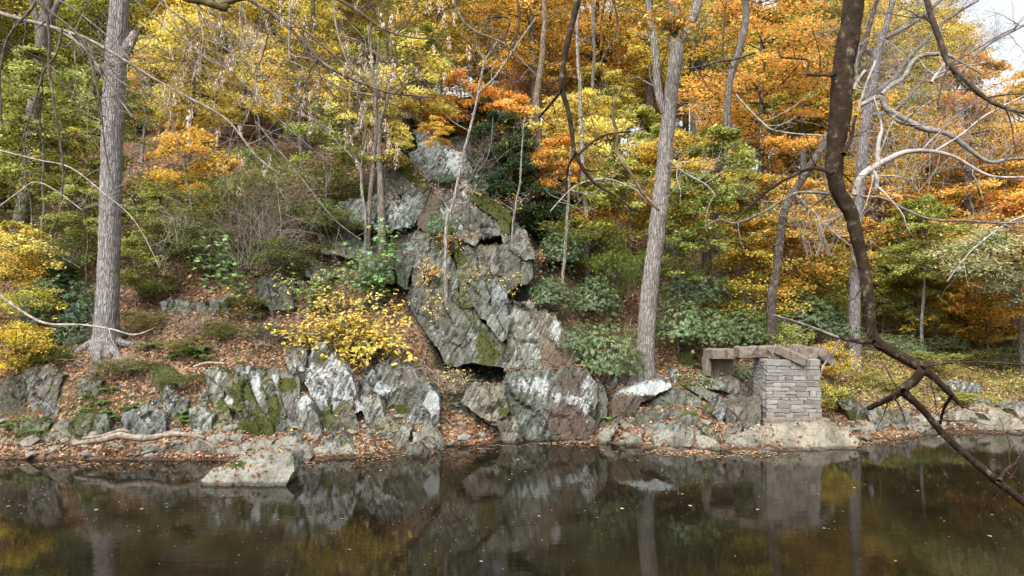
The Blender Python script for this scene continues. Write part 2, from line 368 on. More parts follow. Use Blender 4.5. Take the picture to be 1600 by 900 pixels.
# ------------------------------------------------------------------ rocks
FN = np.array([.88, .12, .45]); FN /= np.linalg.norm(FN)          # normal of the rock's layers, dipping down to the right
JN = np.array([-.3, .25, .92]); JN /= np.linalg.norm(JN)
def pts(s): return [tuple(float(v) for v in q.split(',')) for q in s.split()]
def grow(s, k=4.5):
    q = pts(s); cx = sum(a for a, b in q)/len(q); cy = sum(b for a, b in q)/len(q)
    return [(a+(a-cx)/(math.hypot(a-cx, b-cy)+1)*k, b+(b-cy)/(math.hypot(a-cx, b-cy)+1)*k) for a, b in q]
LEDGES = []                                                       # rock tops that catch fallen leaves
def rock(name, label, s, Y=None, lean=.35, thick=None, vox=None, amp=1., tint=(.35, .3, 0, 0), blobs=(), parent=None, yf=None, cellk=1., group=None, sink=.3, bulge=.12, cat='rock', base=None, fn=None):
    pl = grow(s, 2.2) if isinstance(s, str) else s
    rs = random.Random(hash(label or s if isinstance(s, str) else name) % 99991 if False else int(sum(a*3+b*7 for a, b in pl)))
    bot = max(p[1] for p in pl); top = min(p[1] for p in pl)
    if Y is None:
        lowx = np.mean([p[0] for p in pl if p[1] > bot-.25*(bot-top)])
        Y = yg(lowx, bot)
        if H-(bot-HY)*Y/F > .35: Y -= .14
        if H-(bot-HY)*Y/F < .02: Y = min(Y, H*F/(bot-HY))
    zb = H-(bot-HY)*Y/F
    def yv(px, py):
        if yf: return yf(py)+(Y or 0)
        y = Y
        for _ in range(3): y = Y+lean*max(0, H-(py-HY)*y/F-zb)
        return y
    if yf: Y0 = yf(bot)+Y
    outl = [(a, b, yv(a, b)) for a, b in pl]
    wid = (max(p[0] for p in pl)-min(p[0] for p in pl))*outl[0][2]/F
    hei = (bot-top)*outl[0][2]/F
    if thick is None: thick = .75*min(wid, hei*1.6)+.15
    cx = np.mean([p[0] for p in pl]); cy = np.mean([p[1] for p in pl])
    # resample edges so outlines are uneven rather than ruled
    o2 = []
    for k in range(len(outl)):
        a, b = outl[k], outl[(k+1) % len(outl)]
        o2.append(a); L = math.hypot(a[0]-b[0], a[1]-b[1])
        if L > 16: o2.append(((a[0]+b[0])/2+rs.uniform(-1, 1)*L*.035, (a[1]+b[1])/2+rs.uniform(-1, 1)*L*.035, (a[2]+b[2])/2))
    outl = o2; n = len(outl)
    inner = []
    for (fx, fy) in [(rs.uniform(-.12, .12), rs.uniform(-.35, -.15)), (rs.uniform(-.35, -.1), rs.uniform(-.1, .2)), (rs.uniform(.1, .35), rs.uniform(-.05, .25)), (rs.uniform(-.15, .15), rs.uniform(.15, .35)), (rs.uniform(-.1, .1), rs.uniform(-.1, .1))]:
        ix, iy = cx+fx*(max(p[0] for p in pl)-min(p[0] for p in pl))*.6, cy+fy*(bot-top)*.7
        inner.append((ix, iy, yv(ix, iy)-bulge*min(wid, hei)*rs.uniform(.1, 1.5)))
    co = [Vector((p[0], p[1])) for p in outl+inner]
    rv, re, rf, ov, _, _ = delaunay_2d_cdt(co, [], [list(range(n))], 1, 1e-3)
    allp = outl+inner; fr = []
    for k, v in enumerate(rv):
        y = allp[ov[k][0]][2] if ov[k] else yv(v.x, v.y)
        fr.append(P(v.x, v.y, y))
    # outline ring in the returned indexing
    ring = [None]*n
    for k, lst in enumerate(ov):
        for o_ in lst:
            if o_ < n: ring[o_] = k
    ring = [r for r in ring if r is not None]
    cen = sum((fr[r] for r in ring), Vector())/len(ring)
    zlow = min(fr[r].z for r in ring); zhi = max(fr[r].z for r in ring)
    bm = bmesh.new(); fv = [bm.verts.new(v) for v in fr]
    bv = {}
    for r in ring:
        v = fr[r]; q = Vector((cen.x+(v.x-cen.x)*.93, v.y+thick, cen.z+(v.z-cen.z)*.93 if v.z > cen.z else v.z))
        bv[r] = bm.verts.new(q)
    if sink:
        for r in set(ring):
            if fr[r].z < zlow+.22*(zhi-zlow):
                fv[r].co.z -= sink; bv[r].co.z -= sink
    for f in rf:
        try: bm.faces.new([fv[i] for i in f])
        except ValueError: pass
    for k in range(len(ring)):
        a, b = ring[k], ring[(k+1) % len(ring)]
        if a == b: continue
        try: bm.faces.new([fv[a], bv[a], bv[b], fv[b]])
        except ValueError: pass
    try: bm.faces.new([bv[r] for r in ring])
    except ValueError: pass
    bset = set(bv.values())
    bmesh.ops.recalc_face_normals(bm, faces=bm.faces)
    bmesh.ops.triangulate(bm, faces=[f for f in bm.faces if len(f.verts) == 4])
    lim = (vox or min(.085, max(.035, max(wid, hei)/30)))*1.5
    for _ in range(7):
        bk = [f for f in bm.faces if len(f.verts) > 8 or all(v in bset for v in f.verts)]
        es = [e for e in bm.edges if e.calc_length() > lim and not (e.verts[0] in bset and e.verts[1] in bset)]
        if not es: break
        r_ = bmesh.ops.subdivide_edges(bm, edges=es, cuts=1, use_grid_fill=True)
        bmesh.ops.triangulate(bm, faces=[f for f in bm.faces if 3 < len(f.verts) <= 8 and not all(v in bset for v in f.verts)])
    bmesh.ops.beautify_fill(bm, faces=[f for f in bm.faces if len(f.verts) == 3], edges=[e for e in bm.edges if len(e.link_faces) == 2 and e.calc_face_angle(0) < .02])
    bmesh.ops.recalc_face_normals(bm, faces=bm.faces)
    me = bpy.data.meshes.new("t"); bm.to_mesh(me); bm.free()
    nv = len(me.vertices); sc0 = min(1.2, max(.4, min(wid, hei)))
    if nv < 8: print("ROCK FAIL", label, nv); return None
    V = np.empty(nv*3, np.float32); me.vertices.foreach_get('co', V); V = V.reshape(-1, 3).astype(float)
    N = np.empty(nv*3, np.float32); me.vertices.foreach_get('normal', N); N = N.reshape(-1, 3).astype(float)
    fnv = FN if fn is None else np.array(fn)/np.linalg.norm(fn)
    sc = min(1., max(.35, min(wid, hei)/1.2))*amp
    warp = fbm(V*1.1, 3, 5)
    s1 = V@fnv+.07*warp; w1 = .17*sc+.05
    k1 = np.floor(s1/w1+.3*vnoise(V*.9, 8)); patch = np.floor((V@JN+.3*warp)/(.75*sc+.2))
    h1 = _h(k1.astype(np.int64), patch.astype(np.int64), (k1*0).astype(np.int64), 3)
    fr1 = np.abs((s1/w1+.3*vnoise(V*.9, 8))-k1-.5)*2
    h2 = _h(patch.astype(np.int64), (k1*0).astype(np.int64), (k1*0).astype(np.int64), 11)
    # broken faces: cells stretched along the layers, each its own tilted plane
    tn = np.array([FN[2], 0, -FN[0]]) if fn is None else np.cross(fnv, [0, 1, 0]); tn = tn/np.linalg.norm(tn); yn = np.cross(fnv, tn)
    def cells(sa, sb, sd_, seed, A, B, crk):
        q = np.stack([V@fnv/sa, V@tn/sb, V@yn/sd_], 1)+.07*np.stack([warp, vnoise(V*1.3, 17), warp], 1)
        i0 = np.floor(q).astype(np.int64); best = np.full(len(V), 9.); sec = np.full(len(V), 9.); bd = np.zeros((len(V), 3)); bh = np.zeros((len(V), 3))
        for a_ in (-1, 0, 1):
            for b_ in (-1, 0, 1):
                for c_ in (-1, 0, 1):
                    ii = i0+np.array([a_, b_, c_]); hx = np.stack([_h(ii[:, 0], ii[:, 1], ii[:, 2], seed+k_) for k_ in range(3)], 1)
                    dv = q-(ii+hx); ds = (dv**2).sum(1); m_ = ds < best
                    sec = np.where(m_, best, np.minimum(sec, ds)); best = np.where(m_, ds, best); bd[m_] = dv[m_]; bh[m_] = hx[m_]
        edge = np.sqrt(sec)-np.sqrt(best)
        return A*(bh[:, 0]-.5)+B*(bd[:, 0]*(bh[:, 1]-.3)*1.6+bd[:, 1]*(bh[:, 2]-.5)*1.4)-crk*np.clip(1-edge/.10, 0, 1)
    d = .02*sc*fbm(V*1.7, 3, 21)+.035*sc*(h1-.5)-.02*sc*np.clip((fr1-.8)/.2, 0, 1)*(h1 > .4)+.010*fbm(V*9, 3, 31)
    d = d+cells(.42*sc+.08, 1.25*sc+.1, .9*sc+.1, 5, .12*sc*cellk, .12*sc*cellk, .05*sc)+cells(.17*sc+.04, .5*sc+.06, .4*sc+.05, 31, .04*sc, .04*sc, .02*sc)
    V = V+N*d[:, None]
    # what grows and settles on it
    px = CX+V[:, 0]/V[:, 1]*F; py = HY-(V[:, 2]-H)/V[:, 1]*F
    li = tint[0]-.06+.28*fbm(V*1.3, 3, 51); mo = tint[1]+.42*fbm(V*1.0, 3, 61)+.22*np.clip(N[:, 2]-.35, 0, 1)-.1
    pa = tint[2]+np.clip((.55-V[:, 2])*1.6, -.3, .45)*(tint[2] > -.5); br = tint[3]+.38*fbm(V*.8, 3, 71)
    li = li-np.clip((.6-V[:, 2])*.9, 0, .4); mo = mo-np.clip((.45-V[:, 2])*1.2, 0, .5)
    for (bx, by, rx, ry, ch, st) in blobs:
        q = ((px-bx)/rx)**2+((py-by)/ry)**2+.5*fbm(V*2.2, 3, 81)
        w = st*np.clip(1.3-q, 0, 1)
        if ch == 'l': li = li+w; mo = mo-w*.6
        elif ch == 'm': mo = mo+w; li = li-w*.6
        elif ch == 'p': pa = pa+w
        elif ch == 'b': br = br+w; li = li-w*.5
    li = li+0; ext = np.stack([li, mo, pa, br], 1)
    loc = Vector((float(cen.x), float((V[:, 1].min()+V[:, 1].max())/2), float(V[:, 2].min()))) if base is None else Vector(base)
    me.vertices.foreach_set('co', (V-np.array(loc)).astype(np.float32).ravel())
    a = me.color_attributes.new('Col', 'FLOAT_COLOR', 'POINT'); a.data.foreach_set('color', np.clip(ext, -1, 2).astype(np.float32).ravel())
    me.polygons.foreach_set('use_smooth', np.ones(len(me.polygons), bool)); me.update()
    me.name = name
    me.set_sharp_from_angle(angle=math.radians(32))
    up = N[:, 2] > .6
    if up.sum() > 20:
        idx = np.nonzero(up)[0]; LEDGES.append((V[idx], N[idx], min(wid*thick, 3)))
    cc_ = rs.choice([(.80, .86, .82), (1, 1, .97), (1.12, 1.06, .95), (.82, .79, .74), (.9, .98, 1.0), (.78, .8, .76), (1.15, 1.15, 1.12)])
    if tint[2] > 0: cc_ = tuple(.5+.5*q_ for q_ in cc_)
    ob = link(name, me, M_ROCK, parent, loc if parent is None else (loc-parent.location), color=(*cc_, 1))
    if parent is None: tag(ob, label, cat, group)
    elif label: ob['label'] = label
    return ob
def CY(py): return float(np.interp(py, [190, 240, 280, 300, 350, 372, 385, 430, 475, 530, 580, 600, 690], [30.6, 29.4, 28.4, 27.7, 26.8, 26.5, 25.6, 25.1, 24.6, 24.1, 23.7, 23.5, 22.9]))
crag = empty("rocky_crag", (0, 25, 1.2), "tall grey layered rock crag rising behind the white-crusted river blocks", "cliff")
def slab(s, off=0, tint=(.3, .2, -.9, .15), blobs=(), label=None, thick=1.3, amp=1.15, bulge=.05, **k):
    return rock("rock_slab", label, grow(s, 2.4), off+(int(pts(s)[0][0]*7+pts(s)[0][1]) % 7-3)*.05, tint=tint, blobs=blobs, parent=crag, cellk=1., yf=CY, thick=thick, sink=0, amp=amp, bulge=bulge, vox=.055, **k)
slab("635,461 645,485 661,509 674,530 688,547 692,562 700,571 715,573 733,565 760,569 787,573 794,580 794,547 784,531 771,520 749,499 741,483 722,478 672,478 650,468", 0, (.38, .05, -.9, 0), [(760, 545, 26, 36, 'm', .7), (738, 528, 9, 26, 'l', .5), (735, 500, 12, 20, 'm', .5), (690, 530, 26, 30, 'l', .2)], "broad slab with green moss and cream lichen above the cave", 1.6)
slab("635,461 643,445 644,408 648,389 672,386 696,392 709,408 715,427 717,477 672,477 640,467", .06, (.36, .0, -.9, .1), thick=1.4)
slab("712,392 722,385 735,400 733,425 738,450 745,478 726,480 717,477 715,427", .25, (.0, .8, -.9, 0), label="mossy recessed strip of rock")
slab("732,424 749,432 771,448 773,467 771,485 763,500 749,493 741,477 733,461 731,440", -.1, (.32, .0, -.9, .2), label="smooth grey rock wedge")
slab("768,448 790,452 792,475 794,499 792,522 784,531 763,504 771,480", -.05, (.4, .05, -.9, 0))
slab("720,411 733,389 765,386 786,392 786,429 765,433 749,426 731,424", .05, (.4, .05, -.9, 0))
slab("784,405 787,389 797,383 811,397 812,440 797,453 787,453 784,430", -.12, (.25, .05, -.9, .6), label="brown upright rock pillar")
slab("809,397 829,408 832,430 823,442 809,442", .1, (.3, .1, -.9, .35))
slab("755,432 786,430 790,455 776,460 768,452 750,434", .12, (.35, .1, -.9, .1))
slab("787,475 803,469 821,477 835,488 842,509 850,547 853,578 813,583 790,580 792,520", -.04, (.42, .12, -.9, .1), amp=1.7)
slab("833,486 850,487 869,491 879,512 903,531 911,549 893,566 895,574 851,579 846,547 838,509", .1, (.25, .0, -.9, .6), [(868, 520, 14, 24, 'l', .5), (862, 560, 26, 18, 'b', .5)], "right-hand slab with brown face and pale patch")
# upper tier
slab("537,317 547,313 564,312 569,332 573,351 566,358 549,351", 0, (.5, .15, -.9, 0))
slab("518,327 537,318 551,349 567,358 545,368 528,352", .2, (.3, .45, -.9, 0))
slab("578,312 593,300 615,296 626,317 636,341 639,354 618,356 585,354 570,330", -.05, (.5, .0, -.9, 0), [(615, 325, 14, 25, 'l', .25)])
slab("596,270 615,265 627,278 633,295 625,303 599,296", .1, (.38, .15, -.9, .1))
slab("616,262 630,271 644,283 655,290 659,312 647,351 639,350 628,322 630,295", .0, (.42, .05, -.9, 0))
slab("620,250 642,258 657,273 669,288 659,299 651,290 640,281 618,263", -.15, (-.1, .9, -.9, 0), label="steep moss-covered upper slab")
slab("652,319 659,297 676,290 690,317 698,341 692,364 667,363 652,351", .0, (-.1, .0, -.9, 1.2), label="brown rock face under the peak")
slab("640,241 655,234 648,205 667,213 689,222 706,233 725,236 735,266 730,282 711,280 691,280 676,277 664,290 650,268", .1, (.44, .0, -.9, .1), [(708, 250, 14, 35, 'l', .3)], "pale pointed peak of the crag", 1.8)
slab("674,289 706,286 720,305 735,325 745,334 767,341 767,368 747,368 730,358 706,334 689,317", -.02, (.36, .0, -.9, .3))
slab("689,317 706,332 730,356 750,370 740,382 706,366 694,343", -.2, (.42, .05, -.9, 0))
slab("716,278 728,283 742,305 765,325 786,338 789,363 765,368 763,341 745,336 720,307", -.1, (.45, .05, -.9, .1), [(722, 295, 14, 14, 'l', .3)])
slab("731,285 745,276 756,279 767,302 770,321 750,309 736,297", .5, (.5, .0, -.9, 0), label="leaning pale pinnacle")
slab("731,302 750,306 774,317 796,334 803,349 801,364 785,362 777,343 755,327 738,315", -.16, (-.2, 1.2, -.9, 0), label="ramp covered in yellow-green moss")
slab("785,353 804,345 820,363 831,388 833,402 820,404 795,387 788,375", -.05, (.32, .25, -.9, 0))
slab("640,366 667,362 706,364 742,380 765,384 786,384 783,395 720,396 700,394 645,392", .35, (.2, .4, -.9, .2), thick=1.6)
slab("612,385 640,378 647,400 640,425 636,452 622,440 614,410", .3, (.3, .15, -.9, .1))
# darker outcrop left of the crag, half hidden by bushes
LY = lambda py: float(np.interp(py, [350, 430, 520], [27.2, 25.4, 23.8]))
side = empty("mossy_outcrop", (-6, 26, 3), "dark mossy rock outcrop half hidden behind the green maple sapling", "rock outcrop")
for s_ in ["498,366 512,358 526,364 542,380 558,404 540,402 528,396 504,396", "520,355 545,366 562,380 580,395 575,412 556,408 540,382", "468,402 486,405 500,420 520,430 505,442 480,430", "400,436 430,432 452,452 455,480 425,485 402,470", "560,405 590,398 612,410 615,440 585,445 562,430"]:
    rock("rock_slab", None, s_, 0, tint=(.2, .35, -.9, .2), parent=side, yf=LY, thick=1.2, sink=0, vox=.055)
# river-side blocks
rock("river_block", "big white-crusted block with brown lower face at the water's edge under the crag", "867,578 893,572 916,578 931,604 934,627 925,662 927,688 904,686 871,685 862,673 848,644 857,618 861,591", None, .28, 1.6, tint=(.3, .0, -.9, .35), blobs=[(915, 610, 20, 40, 'l', .38), (880, 625, 28, 14, 'l', .35), (890, 665, 40, 26, 'b', .8), (893, 594, 15, 16, 'b', .6), (915, 650, 6, 20, 'l', .4)], amp=1.5, bulge=.06)
rock("river_block", "streaky layered block with white patches between the cave and the big block", "793,584 813,583 856,580 865,587 862,613 851,644 866,673 868,686 844,687 827,687 812,672 798,650 786,628 783,605", None, .3, 1.5, tint=(.3, .25, -.9, .1), blobs=[(825, 600, 30, 16, 'l', .4), (850, 610, 12, 25, 'l', .3), (810, 640, 20, 14, 'm', .3), (800, 660, 40, 30, 'p', .2)], amp=1.9, bulge=.05)
rock("river_block", "low brown layered ledge with leaves just below the cave", "722,628 735,610 760,602 785,603 790,628 815,672 828,688 800,692 786,681 768,657 745,642", None, .4, 1.3, tint=(.1, .35, -.9, .3), blobs=[(785, 640, 14, 16, 'm', .3), (760, 612, 25, 12, 'p', .8)], amp=1.6)
rock("river_block", "narrow dark upright fin at the right end of the big block", "930,588 940,600 947,625 946,655 933,674 924,664 932,627", None, .25, 1.3, tint=(.1, .3, -.9, .5), amp=1.3)
rock("boulder", "pointed white lichen-covered boulder standing above the left shore", "472,580 480,558 496,537 507,540 531,569 553,600 566,622 556,630 524,631 500,630 480,609 472,593", 21.35, .42, 1.0, tint=(.78, -.05, -.9, 0), blobs=[(502, 560, 13, 14, 'm', .85), (500, 600, 8, 10, 'b', .5)], amp=1.2)
rock("boulder", "grey-green boulder leaning on the left of the pointed white one", "449,547 464,542 478,547 477,569 472,596 453,584 446,564", 21.6, .4, .8, tint=(.45, .45, -.9, 0))
rock("boulder", "small upright boulder with a white cap below the pointed white one", "464,622 478,619 489,636 505,679 489,682 476,678 466,644", 20.7, .25, .7, tint=(.2, .1, -.9, 0), blobs=[(477, 630, 14, 14, 'l', .7), (490, 660, 20, 18, 'p', .5)])
rock("slab_rock", "leftmost of the tilted mossy slabs, speckled grey at its top", "322,582 347,580 373,593 369,604 353,620 357,636 375,678 349,680 336,644 322,609", 20.75, .35, 1.1, tint=(.3, .48, -.9, 0), blobs=[(340, 592, 14, 12, 'l', .3), (360, 665, 20, 22, 'p', .9)], amp=1.4)
rock("slab_rock", "tilted slab with a square face of bright moss and small white nose", "369,602 387,598 404,640 422,664 434,686 378,678 371,644 353,627 358,613", 20.55, .3, 1.1, tint=(.1, .72, -.9, 0), blobs=[(357, 625, 9, 11, 'l', .7), (400, 675, 40, 16, 'p', 1.1), (400, 675, 40, 16, 'l', -.5)], amp=1.4)
rock("slab_rock", "tilted slab streaked white down its left edge, moss on the right", "371,578 396,573 423,576 437,618 446,644 451,678 436,684 422,662 404,636 387,598", 20.7, .34, 1.2, tint=(.38, .42, -.9, 0), blobs=[(400, 612, 8, 30, 'l', .7), (428, 640, 10, 26, 'm', .6), (436, 672, 20, 14, 'p', 1)], amp=1.4)
rock("slab_rock", "rounded right-hand tilted slab with leaves on top and a brown flank", "422,578 447,580 467,594 468,620 470,662 458,675 446,679 440,640", 20.8, .36, 1.2, tint=(.25, .3, -.9, .4), blobs=[(430, 598, 6, 18, 'l', .6), (447, 600, 20, 12, 'm', .5)], amp=1.2)
rock("slab_rock", "low mossy slab at the left foot of the tilted slabs", "298,604 322,588 336,644 351,680 325,664 304,642", 20.9, .5, .9, tint=(.2, .55, -.9, .2))
rock("boulder", "low mossy rock between the white-capped boulder and the leafy gully", "491,636 520,630 547,634 563,671 529,678 505,675", 20.9, .6, 1.0, tint=(.15, .5, -.9, 0), blobs=[(520, 664, 30, 14, 'p', 1)])
rock("boulder", "speckled boulder with a bright white right end under the yellow shrub", "567,573 595,566 622,562 649,580 668,600 682,622 685,647 671,654 627,650 604,626 573,622 566,598", 21.8, .4, 1.5, tint=(.48, .3, -.9, 0), blobs=[(597, 608, 14, 12, 'l', .7), (675, 628, 13, 20, 'l', .8), (620, 640, 22, 10, 'm', .7)], amp=1.3)
rock("boulder", "small white-veined rock tucked left under the speckled boulder", "565,620 591,618 600,646 580,650 566,640", 21.3, .4, .7, tint=(.55, .2, -.9, 0))
rock("boulder", "angular olive-grey rock with a notched top on the leafy shore", "573,662 588,654 602,652 620,664 640,670 637,700 622,704 593,691", 20.9, .35, .8, tint=(.1, .2, -.2, .1), blobs=[(590, 670, 14, 8, 'm', .3)])
rock("boulder", "beige wedge-shaped rock at the water's edge right of the notched one", "647,676 660,668 671,661 684,680 697,700 667,701 649,690", 21.0, .3, .7, tint=(-.1, .12, .35, 0))
rock("stone", "dark wet stone under the beige wedge", "634,699 655,693 668,706 655,713 640,711", None, .4, .4, tint=(-.2, .1, -.9, .5))
rock("slab_rock", "big flat pale rock with a mossy back lying alone in the water", "309,753 322,742 338,733 355,727 378,719 402,713 425,709 440,708 457,713 458,735 449,748 440,758 425,765 400,761 385,758 345,757", 16.45, 1.3, 1.0, cellk=.9  , tint=(.12, .02, .75, -.3), blobs=[(365, 727, 28, 9, 'm', .7), (430, 716, 12, 8, 'm', .4)], bulge=.1, amp=.9, sink=.15)
for lb, s_, ti in [
 ("square-ended pale shore stone pointing up behind the flat rock", "418,710 433,691 456,678 464,695 462,700 436,699", (-.1, .05, .6, -.2)),
 ("long thin pale stone below the white-streaked slab", "371,697 396,691 424,690 420,699 393,705", (-.1, .0, .6, -.2)),
 ("grooved pale stone left of the flat rock", "336,714 350,704 369,695 379,709 373,716", (-.1, .0, .6, -.2)),
 ("wide whitish slab on the shore beside the driftwood", "268,712 278,699 300,692 318,691 333,707 302,711", (.1, .0, .7, -.3)),
 ("low rounded pale stone touching the flat rock's upper end", "431,711 453,698 480,702 486,714 458,720 440,718", (-.1, .1, .6, -.2)),
 ("cracked grey-green rock on the leafy point", "504,690 520,682 531,680 545,698 553,712 516,713", (.1, .3, .2, 0)),
 ("small dark shore stone left of the cracked rock", "490,703 500,699 512,704 514,713 494,714", (-.2, .1, .1, .4)),
 ("round boulder, beige below and mossy on top, on the left shore", "182,669 196,651 216,633 233,631 256,649 257,669 238,680 200,676", (.3, .15, .3, -.1)),
 ("blocky boulder covered in green moss on the left shore", "105,668 118,649 164,646 171,673 126,683 109,678", (.0, .6, -.9, .2)),
 ("small tan slab tilted against the mossy block", "77,674 87,662 98,655 106,662 101,675", (.0, .0, .7, 0)),
 ("thin dark mossy slab lying under the tan one", "56,681 80,676 107,676 119,684 67,685", (.0, .4, -.2, .3)),
 ("pale plank-shaped stone slanting at the far left shore", "22,699 38,688 51,681 60,687 33,703", (.1, .0, .7, -.3)),
 ("whitish stone at the left edge of the view", "-14,686 8,683 21,684 24,690 2,701 -14,700", (.3, .0, .7, -.3)),
 ("dark mossy boulder above the tan slab on the left bank", "60,630 78,626 97,638 85,650 67,651", (.1, .5, -.9, .2)),
 ("lumpy mossy boulder high on the left bank right of the grey trunk", "230,571 258,566 283,587 274,604 244,604 229,589", (.2, .55, -.9, .2)),
 ("stacked grey rock with a knob on top above the round boulder", "247,615 261,601 271,611 290,627 289,646 266,644", (.35, .3, -.9, .1)),
 ("mossy ledge with white streaks at the far left of the bank", "36,586 40,578 76,568 97,586 84,626 56,631 46,612", (.35, .42, -.9, .5)),
 ("low ledge at the left edge, thick with moss", "-20,592 10,586 38,584 46,622 20,640 -20,628", (.05, .42, -.9, .8)),
 ("mossy stone among ferns left of the green block", "20,668 48,655 76,662 70,680 30,682", (.0, .7, -.9, .1)),
 ("brown stone on the bank under the grey trunk", "118,598 140,586 158,596 150,612 124,612", (.1, .4, -.9, .4)),
 ("small grey stone right of the stacked rock", "296,640 310,634 330,650 326,668 300,664", (.3, .3, -.2, .1)),
 ("small pale stone between the driftwood and the tilted slabs", "318,690 334,680 350,684 346,694 328,697", (.0, .0, .6, 0))]:
    if "left bank" in lb or "left edge" in lb: s_ = grow(s_, -3.5)
    rock("stone" if len(lb) % 2 else "boulder", lb, s_, None, .45, tint=ti)
oc = empty("small_outcrop", (-12.1, 24.4, 4.0), "little pale outcrop of upright slabs on the leafy slope right of the big left trunk", "rock outcrop")
for s_, ti in [("253,473 267,467 277,487 278,507 267,510 256,493", .6), ("276,470 293,472 304,497 284,501", .5), ("300,477 317,472 324,497 307,501", .5), ("327,470 353,466 358,487 331,491", .3), ("277,510 287,503 301,520 290,531", .45)]:
    rock("rock_slab", None, s_, 24.4, .3, .6, tint=(ti, .2, -.9, 0), parent=oc, sink=.3)
# rubble between the big block and the pier
for lb, s_, ti, kw in [
 ("large tilted slab, white above and brown below, right of the big block", "953,633 958,618 969,608 996,600 1024,592 1047,592 1050,604 1026,618 1000,631 973,650 961,651", (.5, -.1, -.9, .3), dict(blobs=[(1010, 606, 44, 13, 'l', .6), (975, 636, 22, 17, 'b', 1.2)], Y=22.9, lean=.5, thick=1.0, amp=.8)),
 ("thin dark flagstone lying above the tilted white slab", "964,592 985,588 1002,585 1007,588 1000,595 968,597", (.1, .3, -.9, .5), {}),
 ("tiny upright white stone left of the flagstone", "953,602 959,588 964,585 966,596 958,607", (.7, 0, -.9, 0), {}),
 ("small lichened rock behind the right end of the tilted slab", "1046,578 1060,575 1063,586 1056,596 1047,589", (.5, .2, -.9, 0), {}),
 ("shaded grey rock propping up the tilted slab", "1004,636 1028,620 1052,603 1073,614 1078,627 1060,632 1032,634", (.05, .1, -.9, .3), {}),
 ("grey block leaning beside the propping rock", "1071,629 1077,611 1092,620 1099,629 1090,636 1080,637", (.05, .0, .1, .1), {}),
 ("long flat dark slab under the tilted slab", "992,649 1004,640 1032,640 1064,642 1073,649 1064,657 1024,657 1000,658", (.05, .25, .0, .4), {}),
 ("diamond-shaped brown stone under the tip of the tilted slab", "967,655 982,652 996,652 1005,662 976,668", (.0, .25, .3, .2), {}),
 ("wedge stone with leaves on top in mid rubble", "1008,668 1028,660 1045,659 1049,668 1020,683 1009,679", (.0, .15, .3, .2), {}),
 ("big pale angular rock at the water in front of the rubble", "1018,698 1028,680 1044,670 1066,661 1071,668 1071,701 1040,699", (.15, -.1, .9, -.3), {}),
 ("olive upright rock touching the big pale one", "1071,668 1083,669 1087,692 1074,698 1070,688", (.0, .3, .3, 0), {}),
 ("slanting pale flake at the left end of the rubble", "928,693 940,680 950,668 964,659 966,668 948,694", (.0, .1, .6, 0), {}),
 ("low pale stone at the water left of the big pale rock", "976,689 988,680 1004,683 1006,696 980,698", (.1, .0, .7, -.1), {}),
 ("flat pale slab dipping into the water left of the pier base", "1086,680 1112,684 1136,698 1132,703 1092,701", (.1, .0, .8, -.2), {}),
 ("mossy wedge slab leaning toward the pier base", "1095,668 1104,663 1118,671 1133,690 1126,693 1102,679", (.0, .45, .3, 0), {}),
 ("small mossy cube-like stone in the upper rubble", "1099,641 1112,631 1121,640 1110,650", (.0, .5, -.9, .3), {}),
 ("upright grey flake left of the smooth slab", "1117,650 1126,637 1137,635 1135,648 1126,665", (.05, .0, .5, 0), {}),
 ("long slanting grey slab above the rubble", "1074,606 1096,603 1124,617 1133,628 1130,636 1116,632 1096,621", (.1, .0, .2, .0), {}),
 ("large smooth boulder carrying the concrete block", "1093,594 1106,584 1140,584 1166,601 1181,614 1182,626 1166,624 1154,621 1136,613 1100,605", (.15, .0, .2, .2), dict(Y=24.0, lean=.5, thick=1.8)),
 ("little round stone under the large smooth boulder", "1135,619 1148,610 1159,620 1148,626", (.1, .0, .3, .2), {}),
 ("smooth brown slab tucked against the left side of the pier", "1139,638 1160,625 1188,623 1190,662 1164,669 1140,669 1134,652", (.0, -.1, .6, .3), dict(Y=21.9, lean=.8, thick=1.2, amp=.6)),
 ("pale triangular flake left of the pier base", "1124,685 1136,670 1158,659 1162,670 1144,681 1132,690", (.0, .0, .8, 0), {}),
 ("grey rock between boulder and pier on the slope", "1160,600 1176,592 1192,600 1190,640 1180,620", (.1, .1, .0, .3), dict(Y=24.0)),
 ("small stone in the leaves above the long flat slab", "1064,655 1078,648 1092,652 1090,662 1070,664", (.0, .2, .4, .1), {}),
 ("small pale stone at the water beside the olive upright rock", "1084,672 1096,672 1100,682 1090,688", (.0, .0, .7, 0), {})]:
    ti = (ti[0], ti[1]+.1, min(ti[2], .45) if ti[2] > 0 else ti[2], ti[3]+.15); s_ = grow(s_, -.8); k_ = dict(lean=.5, cellk=.45, bulge=.16); k_.update(kw); Y_ = k_.pop('Y', None)
    rock("rubble_stone", lb, s_, Y_, tint=ti, **k_)
rock("slab_rock", "left half of the flat rock slab under the stone pier, split by a dark notch", "1136,690 1144,678 1165,674 1186,671 1190,690 1184,703 1153,701 1142,697", 21.05, 1.1, 1.0, tint=(.1, -.1, .8, .1), amp=.6)
rock("slab_rock", "long flat rock slab that carries the stone pier", "1183,673 1210,668 1250,662 1282,659 1322,671 1333,680 1342,690 1328,697 1290,702 1250,705 1216,708 1200,698 1189,690", 20.75, 1.7, 1.8, tint=(.15, -.15, .85, .0), amp=.55, bulge=.03)
